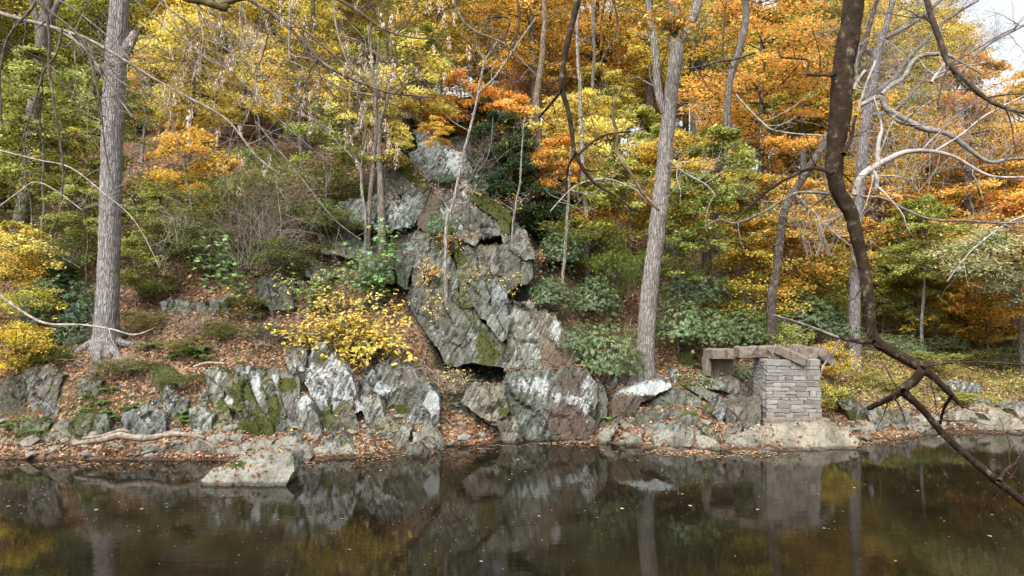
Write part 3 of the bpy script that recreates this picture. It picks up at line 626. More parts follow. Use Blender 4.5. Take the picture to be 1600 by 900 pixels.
for lb, s_, ti in [
 ("mossy fin-shaped rock right of the pier with a leaf-filled hollow", "1309,627 1324,610 1342,627 1363,663 1333,652", (.25, .7, -.9, 0)),
 ("dark-sided mossy rock beside the fin, under the broken branch end", "1355,645 1373,635 1388,651 1392,663 1367,668", (.1, .45, -.3, .2)),
 ("low olive rock in the leaves behind the hanging branch", "1386,652 1400,646 1422,643 1437,668 1404,672", (.1, .4, .1, .1)),
 ("pale flat rock high in the herbs on the right bank", "1486,603 1511,597 1532,602 1528,614 1493,617", (.6, .0, .3, 0)),
 ("square beige rock at the right waterline", "1495,645 1529,643 1534,665 1496,662", (.1, .0, .7, .1)),
 ("big pale sloping rock at the right waterline", "1540,648 1560,637 1592,658 1604,672 1564,671", (.1, .0, .9, -.2)),
 ("rounded pale rock at the right edge of the view", "1586,640 1604,630 1630,634 1630,664 1600,660", (.2, .1, .6, 0)),
 ("thin pale slab between the square beige and the sloping rock", "1528,655 1548,659 1563,665 1560,671 1532,669", (.0, .0, .9, -.2)),
 ("small stone on the bank above the square beige rock", "1530,636 1545,626 1556,634 1550,643", (.2, .2, .3, 0)),
 ("small flat stone at the tip of the pier slab", "1340,668 1360,662 1376,668 1372,676 1348,677", (.0, .0, .6, .2)),
 ("flat pale stone in leaves right of the olive rock", "1438,655 1460,650 1476,660 1462,668 1442,666", (.1, .0, .8, 0)),
 ("grey boulder among shrubs behind the leaning right trunk", "1036,376 1050,368 1066,382 1070,396 1046,400", (.3, .2, -.9, .3)),
 ("mossy stone on the leafy slope above the rubble", "1062,556 1074,550 1080,558 1076,567 1064,568", (.1, .75, -.9, 0)),
 ("shaded boulder at the foot of the slope right of the maple", "1563,545 1590,534 1610,545 1605,560 1570,560", (.3, .2, -.9, .2))]:
    rock("stone" if len(lb) % 2 else "boulder", lb, s_, None, .45, tint=ti)
# ------------------------------------------------------------------ the stone pier, its footing and the broken concrete
def box_bm(bm, c, d, rz=0, rx=0, ry=0, jit=0, rs=random):
    M = Matrix.Translation(c) @ Matrix.Rotation(rz, 4, 'Z') @ Matrix.Rotation(ry, 4, 'Y') @ Matrix.Rotation(rx, 4, 'X')
    r = bmesh.ops.create_cube(bm, size=1, matrix=Matrix.Identity(4))
    for v in r['verts']:
        v.co = M @ Vector((v.co.x*d[0]+rs.uniform(-jit, jit), v.co.y*d[1]+rs.uniform(-jit, jit), v.co.z*d[2]+rs.uniform(-jit, jit)))
    return r['verts']
def stone_proto(k):
    rs = random.Random(k); bm = bmesh.new(); box_bm(bm, (0, 0, 0), (.99, .98, .97), jit=.075, rs=rs)
    bmesh.ops.bevel(bm, geom=bm.edges[:], offset=.08, segments=1, affect='EDGES')
    for v in bm.verts: v.co += Vector((rs.uniform(-.02, .02), rs.uniform(-.03, .03), rs.uniform(-.02, .02)))
    me = bpy.data.meshes.new("stone"); bm.to_mesh(me); bm.free(); me.materials.append(M_STONE); return me
def rough(name, parts, mat, parent=None, loc=(0, 0, 0), cuts=5, amp=.02):
    bm = bmesh.new()
    for (c, d, kw) in parts: box_bm(bm, c, d, **kw)
    bmesh.ops.bevel(bm, geom=bm.edges[:], offset=.018, segments=1, affect='EDGES')
    bmesh.ops.subdivide_edges(bm, edges=[e for e in bm.edges if e.calc_length() > .12], cuts=cuts, use_grid_fill=True)
    bmesh.ops.recalc_face_normals(bm, faces=bm.faces)
    V = np.array([v.co[:] for v in bm.verts]); w = np.array(loc)
    N = np.array([v.normal[:] for v in bm.verts]); d = fbm((V+w)*5, 4, 91)*amp*1.6+fbm((V+w)*1.6, 2, 95)*amp
    for v, q, n_ in zip(bm.verts, d, N): v.co += Vector(n_)*float(q)
    me = bpy.data.meshes.new(name); bm.to_mesh(me); bm.free()
    return link(name, me, mat, parent, loc)
PX0, PX1, PY0, PY1, PZ0, PZ1 = 8.42, 10.16, 22.55, 23.75, .72, 2.68
pier = empty("stone_pier", ((PX0+PX1)/2, (PY0+PY1)/2, .6), "square ruined bridge pier of grey rubble masonry on the flat rock slab", "pier")
pl = pier.location
rough("core", [((0, 0, (PZ0+PZ1)/2-pl.z), (PX1-PX0-.022, PY1-PY0-.022, PZ1-PZ0), {})], M_MORTAR, pier, cuts=8, amp=.008)
rough("footing", [((0.02, -.03, .06), (PX1-PX0+.42, PY1-PY0+.34, .17), {}), ((.1, -.1, -.08), (PX1-PX0+.6, PY1-PY0+.5, .2), {})], M_CONC, pier, cuts=7, amp=.03)
PROT = [stone_proto(k) for k in range(8)]
rs = random.Random(5); z = PZ0; row = 0
SCOL = [(.25, .25, .25), (.29, .295, .30), (.22, .215, .21), (.27, .255, .24), (.32, .315, .305), (.20, .205, .21)]
while z < PZ1-.05:
    hgt = min(rs.choice([.08, .11, .14, .17, .21]), PZ1-z)
    if PZ1-z-hgt < .06: hgt = PZ1-z
    t_ = (z-PZ0)/(PZ1-PZ0); bat = .05*(1-t_)
    for side_, (x0, x1) in (('f', (PX0-bat, PX1+bat)), ('b', (PX0, PX1)), ('l', (PY0+.1, PY1-.1)), ('r', (PY0+.1, PY1-.1))):
        a = x0
        while a < x1-.02:
            w = rs.uniform(.2, .52) if hgt > .12 else rs.uniform(.25, .6)
            if x1-a-w < .15: w = x1-a
            sub = [(z, hgt)] if not (hgt > .17 and rs.random() < .3) else [(z, hgt*.48), (z+hgt*.5, hgt*.5)]
            for (zz, hh) in sub:
                o = bpy.data.objects.new("stone", rs.choice(PROT)); COL.objects.link(o); o.parent = pier
                m_ = a+w/2; pr = rs.uniform(-.006, .014)
                if side_ == 'f': p_ = (m_, PY0+.06-pr-bat, 0); rz = 0
                elif side_ == 'b': p_ = (m_, PY1-.06+pr, 0); rz = math.pi
                elif side_ == 'l': p_ = (PX0+.06-pr-bat, m_, 0); rz = -math.pi/2
                else: p_ = (PX1-.06+pr+bat, m_, 0); rz = math.pi/2
                o.location = (p_[0]-pl.x, p_[1]-pl.y, zz+hh/2-pl.z+rs.uniform(-.008, .008)); o.rotation_euler = (0, rs.uniform(-.05, .05), rz+rs.uniform(-.03, .03))
                o.scale = (w-.006, .2, hh-.006)
                c = rs.choice(SCOL); k = rs.uniform(.85, 1.1); warm = 1-t_*.8
                o.color = (c[0]*k*(1+.08*warm), c[1]*k, c[2]*k*(1-.12*warm), 1)
            a += w
    z += hgt; row += 1
# concrete: beam, its block, and the tumbled slabs on top
def thing_rough(name, label, cat, c, d, **kw):
    am = kw.pop('amp', .03)*.95; cu = kw.pop('cuts', 8)
    o = rough(name, [((0, 0, 0), d, kw)], M_CONC, None, c, cu, am); return tag(o, label, cat)
bb = empty("concrete_abutment", (7.8, 24.4, 2.0), "broken concrete abutment block with a dark recess, left of the pier", "abutment")
a0, a1 = P(1113, 560, 24.2), P(1153, 586, 24.2)
cx_ = (a0.x+a1.x)/2
rough("block", [((cx_-7.8, .62, .28), (a1.x-a0.x-.01, .8, .62), {}), ((a0.x-7.8-.11, .12, .3), (.2, .5, .66), {})], M_CONC, bb, (0, 0, 0), 4, .02)
thing_rough("concrete_beam", "dark weathered concrete beam lying on the abutment block", "beam", (P(1130, 553, 24.15).x, 24.35, P(1130, 553, 24.15).z), (1.02, 1.1, .34), rz=.04, amp=.035)
thing_rough("concrete_beam", "lighter broken concrete beam bridging from the abutment to the pier top", "beam", (P(1186, 549, 23.4).x, 23.4, P(1186, 550, 23.4).z), (1.5, .75, .36), rz=-.1, ry=-.03, amp=.05)
thing_rough("concrete_lump", "rough pale concrete lump at the broken beam end on the pier", "concrete", (P(1209, 550, 23.0).x, 23.0, P(1209, 551, 23.0).z), (.5, .6, .42), rz=.3, amp=.08)
thing_rough("concrete_block", "long concrete block tipped forward over the pier's top edge", "concrete", (P(1238, 554, 22.5).x, 22.62, P(1238, 555, 22.5).z), (1.02, .42, .27), rz=-.35, ry=.42, rx=.15, amp=.02)
thing_rough("concrete_block", "thick angular concrete chunk behind the tipped block on the pier", "concrete", (P(1255, 548, 23.1).x, 23.15, P(1255, 549, 23.1).z), (.8, .55, .36), rz=.15, ry=.16, rx=.1, amp=.03)
thing_rough("concrete_block", "crumbling concrete chunk leaning off the right corner of the pier", "concrete", (P(1284, 556, 23.6).x, 23.6, P(1284, 556, 23.6).z), (.85, .5, .36), rz=.2, ry=.62, amp=.06)

# ------------------------------------------------------------------ fallen leaves and floating specks
def litter():
    xs = []; 
    N = 98000
    px = RNG.uniform(-80, 1680, N); Y = 19.6+RNG.random(N)**1.5*19
    X = (px-CX)*Y/F; z = tz(X, Y)
    e = .15; zx = tz(X+e, Y); zy = tz(X, Y+e)
    n = unit(np.stack([-(zx-z)/e, -(zy-z)/e, z*0+1], 1))
    p = np.stack([X, Y, z], 1)
    dens = .42+1.5*fbm(p*.9, 3, 200)
    herb = np.clip((px-1330)/150, 0, 1)*np.clip((Y-26)/2, 0, 1)
    dens = dens-.35*np.clip(1-np.abs(Y-21.3)/1.3, 0, 1)*np.clip((420-px)/150, 0, 1)*(fbm(p*1.6, 3, 220) > -.15)
    keep = (z > .03) & ~((px > 1150) & (px < 1350) & (Y < 22.6) & (RNG.random(N) < .85)) & (RNG.random(N) > RKM(X, Y, z)*.85) & (RNG.random(N) < dens+.25) & (RNG.random(N) > herb*.35)
    p = p[keep]; n = n[keep]
    p[:, 2] += np.abs(fbm(p*3.2, 3, 41))*.12*np.clip(1.4-(p[:, 1]-20)/20, .3, 1)
    for V, Nn, ar in LEDGES:
        k = int(ar*120)
        if k < 1: continue
        i = RNG.integers(0, len(V), k)
        m_ = RNG.random(k) < .35+.9*fbm(V[i]*1.1, 2, 207)
        p = np.concatenate([p, V[i][m_]+RNG.normal(0, .02, (m_.sum(), 3))]); n = np.concatenate([n, Nn[i][m_]])
    m_ = p[:, 2] > 0; p = p[m_]; n = n[m_]
    M = len(p); n = unit(n+RNG.normal(0, .38, (M, 3)))
    d = unit(np.cross(n, RNG.normal(0, 1, (M, 3))))
    p = p+n*.015+np.array([0, 0, .018])
    ln = RNG.uniform(.07, .15, M)*(1+.3*(p[:, 1] > 27)); wd = ln*RNG.uniform(.45, .8, M)
    c = LIT[RNG.choice(len(LIT), M, p=LW)]*RNG.uniform(.7, 1.25, (M, 1))
    me = leaf_mesh("fallen_leaves", p, d, n, ln, wd, np.concatenate([c, np.ones((M, 1))], 1), .3)
    tag(link("fallen_leaves", me, M_LITTER), kind='stuff')
    # floating leaves rafted along the edge are added below
    # floating leaves, seed fluff and foam flecks
    N = 1050; px = RNG.uniform(-60, 1660, N); py = 700+np.abs(RNG.normal(0, 1, N))*70+RNG.random(N)*25
    Y = H*F/(py-HY); X = (px-CX)*Y/F
    p = np.stack([X, Y, Y*0], 1); m_ = (fbm(p*np.array([.35, .8, 1]), 3, 300) > -.12) & (Y > 9) & (Y < 22.5) & (tz(X, Y) < -.1); p = p[m_]; M = len(p)
    px2 = RNG.uniform(-60, 1660, 9000); Y2 = np.interp(px2, [0, 150, 300, 450, 600, 720, 800, 930, 1050, 1200, 1340, 1500, 1600], [19.9, 19.8, 19.7, 19.3, 20.6, 21.8, 22.8, 22.3, 20.9, 20.8, 22.3, 24.4, 23.7])-np.abs(RNG.normal(0, .45, 9000))+.3
    X2 = (px2-CX)*Y2/F; t2 = tz(X2, Y2); raft = fbm(np.stack([X2*.6, Y2*.6, X2*0], 1), 3, 330) > .02
    q2 = np.stack([X2, Y2, Y2*0], 1)[(t2 < 0) & (t2 > -.35) & raft]; n1 = M; p = np.concatenate([p, q2]); M = len(p)
    big = (RNG.random(M) < .09) | (np.arange(M) >= n1)
    ln = np.where(big, RNG.uniform(.06, .12, M), RNG.uniform(.013, .036, M)); wd = ln*RNG.uniform(.5, .9, M)
    c = np.where(big[:, None], LIT[RNG.choice([1, 2, 3, 4, 6, 8, 7], M, p=[.15, .2, .2, .1, .15, .12, .08])], np.array([.55, .53, .48])*RNG.uniform(.5, 1.2, (M, 1)))
    a = RNG.uniform(0, 6.28, M); d = np.stack([np.cos(a), np.sin(a), a*0], 1); n = unit(np.stack([RNG.normal(0, .08, M), RNG.normal(0, .08, M), a*0+1], 1))
    p[:, 2] = .008
    me = leaf_mesh("floating_leaves", p, d, n, ln, wd, np.concatenate([c, np.ones((M, 1))], 1), .1)
    tag(link("floating_leaves", me, M_LITTER), kind='stuff')
litter()
def small_stones():
    """hundreds of fist to head sized stones scattered along the shore: nobody could count them"""
    bm = bmesh.new(); rs = random.Random(3); base = []
    for k in range(6):
        b = bmesh.new(); bmesh.ops.create_icosphere(b, subdivisions=1, radius=1)
        for v in b.verts: v.co *= rs.uniform(.75, 1.15)
        base.append((np.array([v.co[:] for v in b.verts]), np.array([[v.index for v in f.verts] for f in b.faces]))); b.free()
    Vs = []; Ls = []; off = 0
    for i in range(900):
        px = rs.uniform(-60, 1660); Y = None
        sh = float(np.interp(px, [0, 150, 300, 450, 600, 720, 800, 930, 1050, 1200, 1340, 1500, 1600], [19.9, 19.8, 19.7, 19.3, 20.4, 21.8, 22.8, 22.3, 20.9, 20.8, 22.3, 24.4, 23.7]))
        Y = sh+abs(rs.gauss(0, 1))*1.1
        X = (px-CX)*Y/F; z_ = tz1(X, Y)
        if z_ < -.1: continue
        s_ = rs.uniform(.04, .13)*(1 if rs.random() < .8 else 1.8)
        v, f = base[i % 6]; A = np.array(Matrix.Rotation(rs.uniform(0, 6), 3, 'Z') @ Matrix.Rotation(rs.uniform(-.5, .5), 3, 'X'))
        Vs.append((v*np.array([s_*rs.uniform(.9, 1.7), s_, s_*rs.uniform(.35, .7)]))@A.T+np.array([X, Y, z_+s_*.2])); Ls.append(f+off); off += len(v)
    V = np.concatenate(Vs); L = np.concatenate(Ls).ravel()
    me = mesh_np("shore_pebbles", V, L, 3, False, np.tile([.1, .1, .55, .1], (len(V), 1)))
    tag(link("shore_pebbles", me, M_ROCK), kind='stuff')
small_stones()
# ------------------------------------------------------------------ trunks, limbs and twigs
class Tubes:
    def __init__(s): s.V = []; s.L = []; s.S = []; s.n = 0
    def add(s, path, rad, k=6, cap=True):
        p = np.asarray(path, float); n = len(p)
        if n < 2: return
        r = np.broadcast_to(np.asarray(rad, float), (n,))
        t = np.gradient(p, axis=0); t /= np.linalg.norm(t, axis=1, keepdims=True)+1e-9
        up = np.array([0, 1, 0]) if abs(t[0][1]) < .8 else np.array([1, 0, 0])
        a = np.cross(t, up); a /= np.linalg.norm(a, axis=1, keepdims=True)+1e-9; b = np.cross(t, a)
        th = np.arange(k)*2*math.pi/k
        ring = p[:, None]+r[:, None, None]*(a[:, None]*np.cos(th)[None, :, None]+b[:, None]*np.sin(th)[None, :, None])
        s.V.append(ring.reshape(-1, 3))
        i = np.arange(n-1)[:, None]*k+np.arange(k)[None]; j = np.arange(n-1)[:, None]*k+(np.arange(k)[None]+1) % k
        s.L.append((np.stack([i, j, j+k, i+k], -1).reshape(-1))+s.n); s.S += [4]*((n-1)*k)
        if cap:
            s.L.append(np.arange(k)+(n-1)*k+s.n); s.S.append(k)
        s.n += n*k
    def mesh(s, name, loc=(0, 0, 0)):
        if not s.V: return None
        return mesh_np(name, np.concatenate(s.V)-np.array(loc), np.concatenate(s.L), np.array(s.S), True)
def smooth_path(P_, R_, step=.12, wob=0., seed=0):
    P_ = np.asarray([list(q) for q in P_], float); R_ = np.asarray(R_, float)
    if len(P_) == 2: P_ = np.stack([P_[0], P_.mean(0), P_[1]]); R_ = np.array([R_[0], R_.mean(), R_[1]])
    pts_ = []; rr = []; n = len(P_)
    for i in range(n-1):
        p0, p1, p2, p3 = P_[max(i-1, 0)], P_[i], P_[i+1], P_[min(i+2, n-1)]
        m = max(2, int(np.linalg.norm(p2-p1)/step))
        t = np.linspace(0, 1, m, endpoint=(i == n-2))[:, None]
        pts_.append(.5*((2*p1)+(-p0+p2)*t+(2*p0-5*p1+4*p2-p3)*t**2+(-p0+3*p1-3*p2+p3)*t**3))
        rr.append(R_[i]+(R_[i+1]-R_[i])*t[:, 0])
    p = np.concatenate(pts_); r = np.concatenate(rr)
    if wob:
        q = p*1.7+seed*7.1
        p = p+wob*np.stack([vnoise(q, 1), vnoise(q, 2), vnoise(q, 3)], 1)
    return p, r
def twigs(tb, p, r, rs, n=6, L=(.5, 1.4), depth=2, droop=.0, up=.2, k=4, spread=1., rmin=.0025, ends=None, flat=None):
    """side shoots off a path, recursively"""
    m = len(p)
    if m < 3: return
    for _ in range(n):
        i = rs.randrange(max(1, int(m*.15)), m-1); o = p[i]; t = p[min(i+1, m-1)]-p[i-1]; t = t/(np.linalg.norm(t)+1e-9)
        d = np.array([rs.gauss(0, 1), rs.gauss(0, 1)*(flat if flat is not None else 1), rs.gauss(0, 1)]); d = d-t*d.dot(t); d /= np.linalg.norm(d)+1e-9
        d = t*rs.uniform(.3, .9)+d*spread; d /= np.linalg.norm(d)
        l = rs.uniform(*L); seg = 6; q = [o]; c = d.copy()
        for s_ in range(seg):
            c = c+np.array([rs.gauss(0, .16), rs.gauss(0, .16), rs.gauss(0, .16)+up*.14-droop*.2]); c /= np.linalg.norm(c)
            q.append(q[-1]+c*l/seg)
        r0 = max(rmin*1.3, min(r[i]*.6, l*.016)); q = np.array(q); rr = np.linspace(r0, rmin, seg+1)
        tb.add(q, rr, k, False)
        if ends is not None: ends.append((q[-1], c.copy())); ends.append((q[3], c.copy()))
        if depth > 1: twigs(tb, q, rr, rs, max(2, n//2), (L[0]*.5, L[1]*.55), depth-1, droop, up, 3, spread, rmin, ends, flat)
def big_trunk_mesh(name, P_, R_, loc, seed, k=40, flare=.5, ridge=.05, step=.07, extra=()):
    tb = Tubes()
    def one(P_, R_, flare, k):
        p, r = smooth_path(P_, R_, step, .03, seed)
        L = np.concatenate([[0], np.cumsum(np.linalg.norm(np.diff(p, axis=0), axis=1))])
        n0 = len(tb.V); tb.add(p, r, k, True); V = tb.V[-1].reshape(len(p), k, 3); c = p[:, None]; d = V-c
        th = np.arange(k)*2*math.pi/k
        q = np.stack([np.cos(th)[None].repeat(len(p), 0)*3.2, np.sin(th)[None].repeat(len(p), 0)*3.2, (L*.55)[:, None].repeat(k, 1)], -1).reshape(-1, 3)
        rd = (1-np.abs(vnoise(q*1.9+seed, 4))*2)*ridge+fbm(q*.5+seed, 3, 6)*.08+(1-np.abs(vnoise(q*np.array([4, 4, 2.5]), 14))*2)*ridge*.45
        lobes = 1+flare*np.exp(-L/.45)[:, None]*(1+.45*np.sin(th*5+seed)[None])
        V = c+d*((1+rd.reshape(len(p), k))[:, :, None])*lobes[:, :, None]
        tb.V[-1] = V.reshape(-1, 3)
    one(P_, R_, flare, k)
    for (a, b) in extra: one(a, b, 0, max(12, k//2))
    return tb.mesh(name, loc)
def tpath(s, Y, dy=0., rk=1.):
    """'px,py,r px,py,r ...' (radius in photo pixels) at distance Y"""
    q = pts(s); n = len(q); P_ = []; R_ = []
    for i, (a, b, r) in enumerate(q):
        y = Y+dy*i/(n-1); P_.append(P(a, b, y)); R_.append(r*y/F*rk)
    return P_, R_
GREY = (.34, .315, .30, 1); DARK = (.085, .065, .05, 1); BROWN = (.16, .125, .10, 1); PALE = (.40, .37, .33, 1); MID = (.21, .185, .16, 1)
def traced_tree(name, label, s, Y, color, extra=(), flare=.35, seed=1, k=28, ridge=.05, dy=0, tw=0, group=None, crown=None, L=(.8, 2.2)):
    P_, R_ = tpath(s, Y, dy, .77)
    base = Vector((P_[0].x, P_[0].y, P_[0].z))
    g_ = tz1(base.x, base.y); base.z = min(g_, base.z)
    P_.insert(0, base-Vector((0, 0, .25))); R_.insert(0, R_[0]*1.1)
    root = empty(name, base, label, 'tree', group)
    ex = [tpath(e, Y, dy, .74) for e in extra]
    me = big_trunk_mesh("trunk", P_, R_, base, seed, k, flare, ridge, .1, ex)
    link("trunk", me, M_BARK, root, (0, 0, 0), color)
    if k > 40:
        tb = Tubes(); rr_ = random.Random(seed)
        for a in range(7):
            an = a*.9+rr_.uniform(-.25, .25); q = []
            for t in np.linspace(0, 1, 7):
                d_ = .25+t*rr_.uniform(1.0, 1.2); x_, y_ = base.x+math.cos(an+t*.3)*d_, base.y+math.sin(an+t*.3)*d_; q.append((x_, y_, tz1(x_, y_)+.22*(1-t)**2+.05-.12*t))
            p_, r_ = smooth_path(q, np.linspace(.17, .035, 7), .08, .05, a); tb.add(p_, r_, 8, False)
        tag(link("roots", tb.mesh("roots", base), M_BARK, root, (0, 0, 0), color), kind='stuff')
    if tw:
        tb = Tubes(); rs = random.Random(seed)
        for (a, b) in [(P_, R_)]+ex:
            p, r = smooth_path(a, b, .3)
            h = len(p)//3 if (a is P_) else 0
            twigs(tb, p[h:], r[h:]*.5, rs, tw, L, 3, 0, .25, 4)
        tag(link("twigs", tb.mesh("twigs", base), M_BRANCH, root, (0, 0, 0), color), kind='stuff')
    if crown: crown(root, P_)
    return root

# ------------------------------------------------------------------ crowns: layered sprays of single leaves
def spray_crown(seed, R, Hh, nsp, nl, leaf, droop=.15, tilt=.15, prof=None, flatn=.35):
    g = np.random.default_rng(seed); C = []; D = []; Nn = []; A = []; tb = Tubes()
    for i in range(nsp):
        h = g.uniform(-1, 1); az_ = g.uniform(0, 6.283)
        pr = (1-.75*max(0, h)**1.6)*(1-.35*max(0, -h)**2) if prof is None else prof(h)
        L = R*pr*g.uniform(.65, 1.05); o = np.array([0, 0, h*Hh*.5])+np.append(g.normal(0, .06*R, 2), 0)
        d = np.array([math.cos(az_), math.sin(az_), 0]); s = np.array([-d[1], d[0], 0]); el_ = g.normal(tilt, .14)
        clump = g.random()
        nt = 13; ts = np.linspace(.18, .98, nt)
        def main(t): return o+d*(t*L)+np.array([0, 0, 1])*(el_*t*L-droop*t*t*L)
        tb.add([main(t) for t in (0, .35, .7, 1)], np.array([.035, .022, .012, .004])*max(.4, R/4), 3, False)
        per = max(3, nl//nt)
        for j, t in enumerate(ts):
            sg = 1 if j % 2 else -1; tl = L*.42*(1.15-t)*g.uniform(.6, 1.2)+.12
            td = d*.7+s*sg*.75; td /= np.linalg.norm(td); b = main(t)
            q = g.random(per)**.7
            c = b+td*(q*tl)[:, None]+s*g.normal(0, .05*R**.5, per)[:, None]+d*g.normal(0, .05*R**.5, per)[:, None]
            c[:, 2] += g.normal(0, .045*R**.5, per)-q*q*tl*.2
            C.append(c); D.append(td+g.normal(0, .5, (per, 3))); Nn.append(np.array([0, 0, 1])+d*.25+g.normal(0, flatn, (per, 3)))
            A.append(np.stack([g.random(per), g.random(per), np.full(per, .7*clump+.3*g.random()), np.ones(per)], 1))
    C = np.concatenate(C); n = len(C)
    ln = g.uniform(.8, 1.25, n)*leaf
    me = leaf_mesh("crown", C, np.concatenate(D), np.concatenate(Nn), ln, ln*.62, np.concatenate(A), .18)
    me.materials.append(M_LEAF); bm_ = tb.mesh("branches"); bm_.materials.append(M_BRANCH)
    return me, bm_
def round_crown(seed, R, Hh, ncl, nl, leaf, mat=None, gap=.0):
    """uneven clouds of leaf clumps round hidden limb ends"""
    g = np.random.default_rng(seed); C = []; D = []; Nn = []; A = []; tb = Tubes()
    for i in range(ncl):
        v = g.normal(0, 1, 3); v /= np.linalg.norm(v); v *= g.uniform(.35, 1)**.6
        c0 = v*np.array([R, R, Hh*.5]); cr = R*g.uniform(.13, .27); n = int(nl*g.uniform(.5, 1.4)); cl = g.random()
        tb.add([np.array([0, 0, -Hh*.3+v[2]*Hh*.1]), c0*np.array([.5, .5, .3]), c0], np.array([.04, .025, .006])*max(.4, R/4), 3, False)
        q = g.normal(0, 1, (n, 3))*np.array([1, 1, .55])*cr*.75
        C.append(c0+q); D.append(unit(q)+g.normal(0, .6, (n, 3))); Nn.append(unit(q)*.5+np.array([0, 0, .9])+g.normal(0, .4, (n, 3)))
        A.append(np.stack([g.random(n), g.random(n), np.full(n, .7*cl)+.3*g.random(n), np.ones(n)], 1))
    C = np.concatenate(C); n = len(C); ln = g.uniform(.75, 1.25, n)*leaf
    me = leaf_mesh("crown", C, np.concatenate(D), np.concatenate(Nn), ln, ln*.66, np.concatenate(A), .2)
    me.materials.append(mat or M_LEAF); bm_ = tb.mesh("branches"); bm_.materials.append(M_BRANCH)
    return me, bm_
def whorl_shrub(seed, R, Hh, nw, leaf, lpw=7, droop=.25):
    """dome of evergreen leaf rosettes"""
    g = np.random.default_rng(seed); tb = Tubes()
    v = g.normal(0, 1, (nw, 3)); v[:, 2] = np.abs(v[:, 2])*.9-.15; v = unit(v); v *= (g.uniform(.25, 1, (nw, 1)))**.4
    lump = 1+.28*fbm(unit(v)*2.1+seed, 3, seed)
    c0 = v*lump[:, None]*np.array([R, R, Hh]); ax = unit(v+np.array([0, 0, .6])+g.normal(0, .25, (nw, 3)))
    for i in range(0, nw, max(1, nw//60)): tb.add([np.array([0, 0, 0]), c0[i]*np.array([.5, .5, .35]), c0[i]], [.02, .012, .004], 3, False)
    C = []; D = []; Nn = []; A = []
    cl = g.random(nw)
    a0 = np.cross(ax, np.array([0, 0, 1.])+.01); a0 = unit(a0); b0 = np.cross(ax, a0)
    for k in range(lpw):
        th = k*2*math.pi/lpw+g.normal(0, .25, nw); rd = a0*np.cos(th)[:, None]+b0*np.sin(th)[:, None]
        d = unit(rd+ax*(g.normal(-.05, .3, nw)-droop)[:, None]); C.append(c0+d*leaf*.5); D.append(d); Nn.append(unit(ax+rd*droop+g.normal(0, .15, (nw, 3))))
        A.append(np.stack([g.random(nw), g.random(nw), cl, np.ones(nw)], 1))
    C = np.concatenate(C); n = len(C); ln = g.uniform(.8, 1.2, n)*leaf
    me = leaf_mesh("foliage", C, np.concatenate(D), np.concatenate(Nn), ln, ln*.34, np.concatenate(A), .12)
    me.materials.append(M_GLOSS); bm_ = tb.mesh("stems"); bm_.materials.append(M_BRANCH)
    return me, bm_
BIG = [spray_crown(10+k, 4.6, 9.5, 88, 280, .155, .2, .2, None, .7) for k in range(3)]+[round_crown(20+k, 4.2, 8.5, 85, 290, .155) for k in range(3)]
MIDC = [spray_crown(30+k, 2.9, 4.6, 60, 240, .13, .22, .14, None, .5) for k in range(4)]
SMALL = [spray_crown(40+k, 1.7, 2.2, 30, 170, .115, .22, .1) for k in range(4)]
BUSH = [round_crown(50+k, 1.3, 1.7, 46, 110, .085) for k in range(3)]
RHO = [whorl_shrub(60+k, 1.35, 1.5, 1100, .10) for k in range(3)]
O_ = (.76, .44, .12); GO = (.74, .50, .12); YE = (.76, .62, .18); OL = (.42, .38, .08); GR = (.25, .28, .07); RU = (.66, .31, .07); LG = (.48, .48, .15); DG = (.08, .12, .05); PK = (.66, .42, .22)
CN = {O_: 'orange', GO: 'golden', YE: 'yellow', OL: 'olive', GR: 'green', RU: 'rust-red', LG: 'yellow-green', DG: 'dark green', PK: 'pale peach'}
ROWS = [75, 225, 375]
ZONES = {  # palette by photo column for three heights in the picture
 0: ([YE, LG, OL, GO], [OL, LG, GR], [GR, OL, YE]), 130: ([OL, YE, GO, LG], [LG, OL, GO], [OL, LG]),
 240: ([OL, GO, GO, YE], [GO, OL, O_], [OL, GR]), 400: ([GO, YE, OL, GO], [OL, GO, LG], [OL, GR]),
 560: ([YE, GO, OL, YE], [YE, LG, OL], [OL, GR]), 690: ([YE, GO, GO, OL], [GO, O_, YE], [OL, GR]),
 800: ([O_, GO, PK, YE], [O_, PK, GO], [OL, RU, DG]), 950: ([O_, GO, YE], [GO, LG, YE, OL], [OL, GR, LG]),
 1100: ([GO, O_, YE, LG], [GO, LG, YE], [LG, OL, GO]), 1250: ([GO, YE, O_, LG], [GO, YE, LG, O_], [GO, O_, OL]),
 1400: ([LG, GO, PK, YE], [GO, YE, LG], [LG, GO, YE, O_]), 1600: ([O_, PK, GO, YE], [PK, GO, O_, LG], [GO, YE, LG, O_])}
def zone_col(px, py, rs):
    ks = sorted(ZONES); k = min(ks, key=lambda q: abs(q-px-rs.uniform(-60, 60)))
    return rs.choice(ZONES[k][min(2, max(0, int(round((py-75)/150))))])
def put_crown(root, proto, loc, scale, color, green, rot, nm=("crown", "branches"), bcol=DARK):
    me, bm_ = proto
    for m_, n_, c_ in ((me, nm[0], (*color, green)), (bm_, nm[1], bcol)):
        o = bpy.data.objects.new(n_, m_); COL.objects.link(o); o.parent = root; o.location = loc
        o.rotation_euler = (0, 0, rot); o.scale = scale; o.color = c_
USED = {}
MARKS = [(0, 'the left edge'), (60, 'the far-left pale trunk'), (170, 'the big left trunk'), (330, 'the upper-left seed clusters'), (480, 'the short dark trunk'), (590, 'the slim trunk pair'), (690, 'the crag peak'), (745, 'the leaning pale sapling'), (840, 'the tawny trunk'), (910, 'the pale pole trunk'), (1030, 'the big forked trunk'), (1130, 'the shaded broad trunk'), (1240, 'the crooked dark trunk'), (1340, 'the hanging dark limb'), (1450, 'the gnarled grey branch'), (1590, 'the right edge')]
